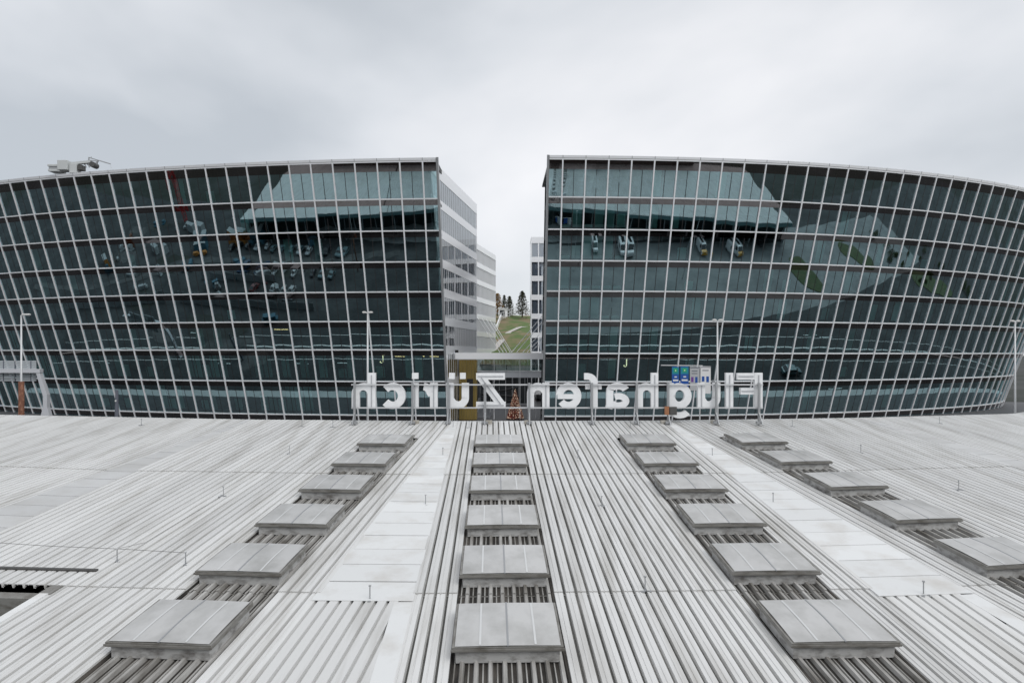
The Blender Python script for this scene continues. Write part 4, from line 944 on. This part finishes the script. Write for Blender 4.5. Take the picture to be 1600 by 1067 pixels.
container(-124, 70, .5, 'cont_o', 'orange site container at the far left of the yard'); container(-110, 58, .3, 'cont_w', 'white site cabin alone at the back of the yard'); container(-78, 45, 1.5, 'cont_b', 'blue site container end on beside the terminal corner')
# haul road, hoardings and stacked material in the yard
mb = MB(); hp = [(-30, 47), (-52, 55.5), (-74, 56), (-96, 62), (-118, 80), (-150, 92)]
for i in range(len(hp) - 1):
    (x0, y0), (x1, y1) = hp[i], hp[i + 1]; mb.poly([(x0, y0 - 1.9, GZ + .09), (x1, y1 - 1.9, GZ + .09), (x1, y1 + 1.9, GZ + .09), (x0, y0 + 1.9, GZ + .09)])
struct(mb.build('haul_road', M['asphalt2']))
for i, (x0, y0, x1, y1) in enumerate(((-46, 74, -84, 77), (-88, 78, -120, 92), (-60, 64.5, -84, 66))):
    h_ = empty('site_hoarding', (x0, y0, GZ), ('long pale hoarding mirrored low in the left block', 'pale hoarding at the far left of the mirrored yard', 'short pale hoarding between the mirrored parked cars')[i], 'hoarding')
    n_ = int(math.hypot(x1 - x0, y1 - y0) / 2.4); d_ = Vector((x1 - x0, y1 - y0, 0)) / n_
    for j in range(n_): MB().bar(d_ * (j + .02) + Vector((0, 0, 1.0)), d_ * (j + .97) + Vector((0, 0, 1.0)), .06, 1.9).build('panel', M['galv'], h_); MB().bar(d_ * j, d_ * j + Vector((0, 0, 2.1)), .1).build('post', M['galv'], h_)
for i in range(22):
    x, y = yard.uniform(-128, -52), yard.uniform(43, 80); nl = yard.randint(2, 5)
    cn_, cm_ = yard.choice((('blue', 'cont_b'), ('orange', 'cont_o'), ('white', 'cont_w'), ('brown', 'rust'), ('grey', 'galv')))
    p_ = empty('material_stack', (x, y, GZ + .1), 'stack of %s building material in the mirrored yard' % cn_, 'material', 'stacks of building material in the yard'); p_.rotation_euler.z = yard.uniform(0, 3)
    for j in range(nl): l_ = yard.uniform(1.6, 3.6); MB().box(-l_ / 2, l_ / 2, -.8 + yard.uniform(-.1, .1), .8, j * .42 + .02, j * .42 + .38).build('layer', M[cm_], p_)
mast = empty('red_mast', (-112, 40, GZ), 'red lattice mast mirrored at the top left of the left block', 'mast')
for sx, sy in ((-.9, -.9), (.9, -.9), (.9, .9), (-.9, .9)): MB().bar((sx, sy, 0), (sx, sy, 17), .3).build('leg', M['crane_red'], mast)
for i in range(11):
    z0 = i * 1.55; s_ = 1 if i % 2 else -1
    for f in (-.9, .9): MB().bar((-.9 * s_, f, z0), (.9 * s_, f, z0 + 1.5), .2).build('brace', M['crane_red'], mast); MB().bar((f, -.9 * s_, z0), (f, .9 * s_, z0 + 1.5), .2).build('brace', M['crane_red'], mast)
# shrubs along the right hand verge, mirrored at the right end
for i in range(16):
    x, y = 125 + yard.uniform(0, 40), 55 + yard.uniform(0, 55); r = random.Random(100 + i); R0 = r.uniform(1.0, 2.1)
    root = empty('verge_shrub', (x, y, GZ), ('large' if R0 > 1.55 else 'small') + ' rounded green shrub on the right verge, mirrored at the far right', 'shrub', 'shrubs on the right verge')
    MB().tube([(0, 0, 0), (0, 0, 1.0)], .08, 5).build('stem', M['bark'], root); mb = MB(); R_ = R0
    for q in range(420):
        d = Vector((r.gauss(0, 1), r.gauss(0, 1), r.gauss(0, 1))).normalized() * R_ * r.random() ** .35; d.z = abs(d.z) * .9 + .3
        a, b = (Vector((r.gauss(0, 1), r.gauss(0, 1), r.gauss(0, 1))).normalized() * .22 for _ in (0, 1)); mb.poly([d - a, d + b, d + a])
    setp(mb.build('crown', M['grass'], root, fix=False), kind='stuff')
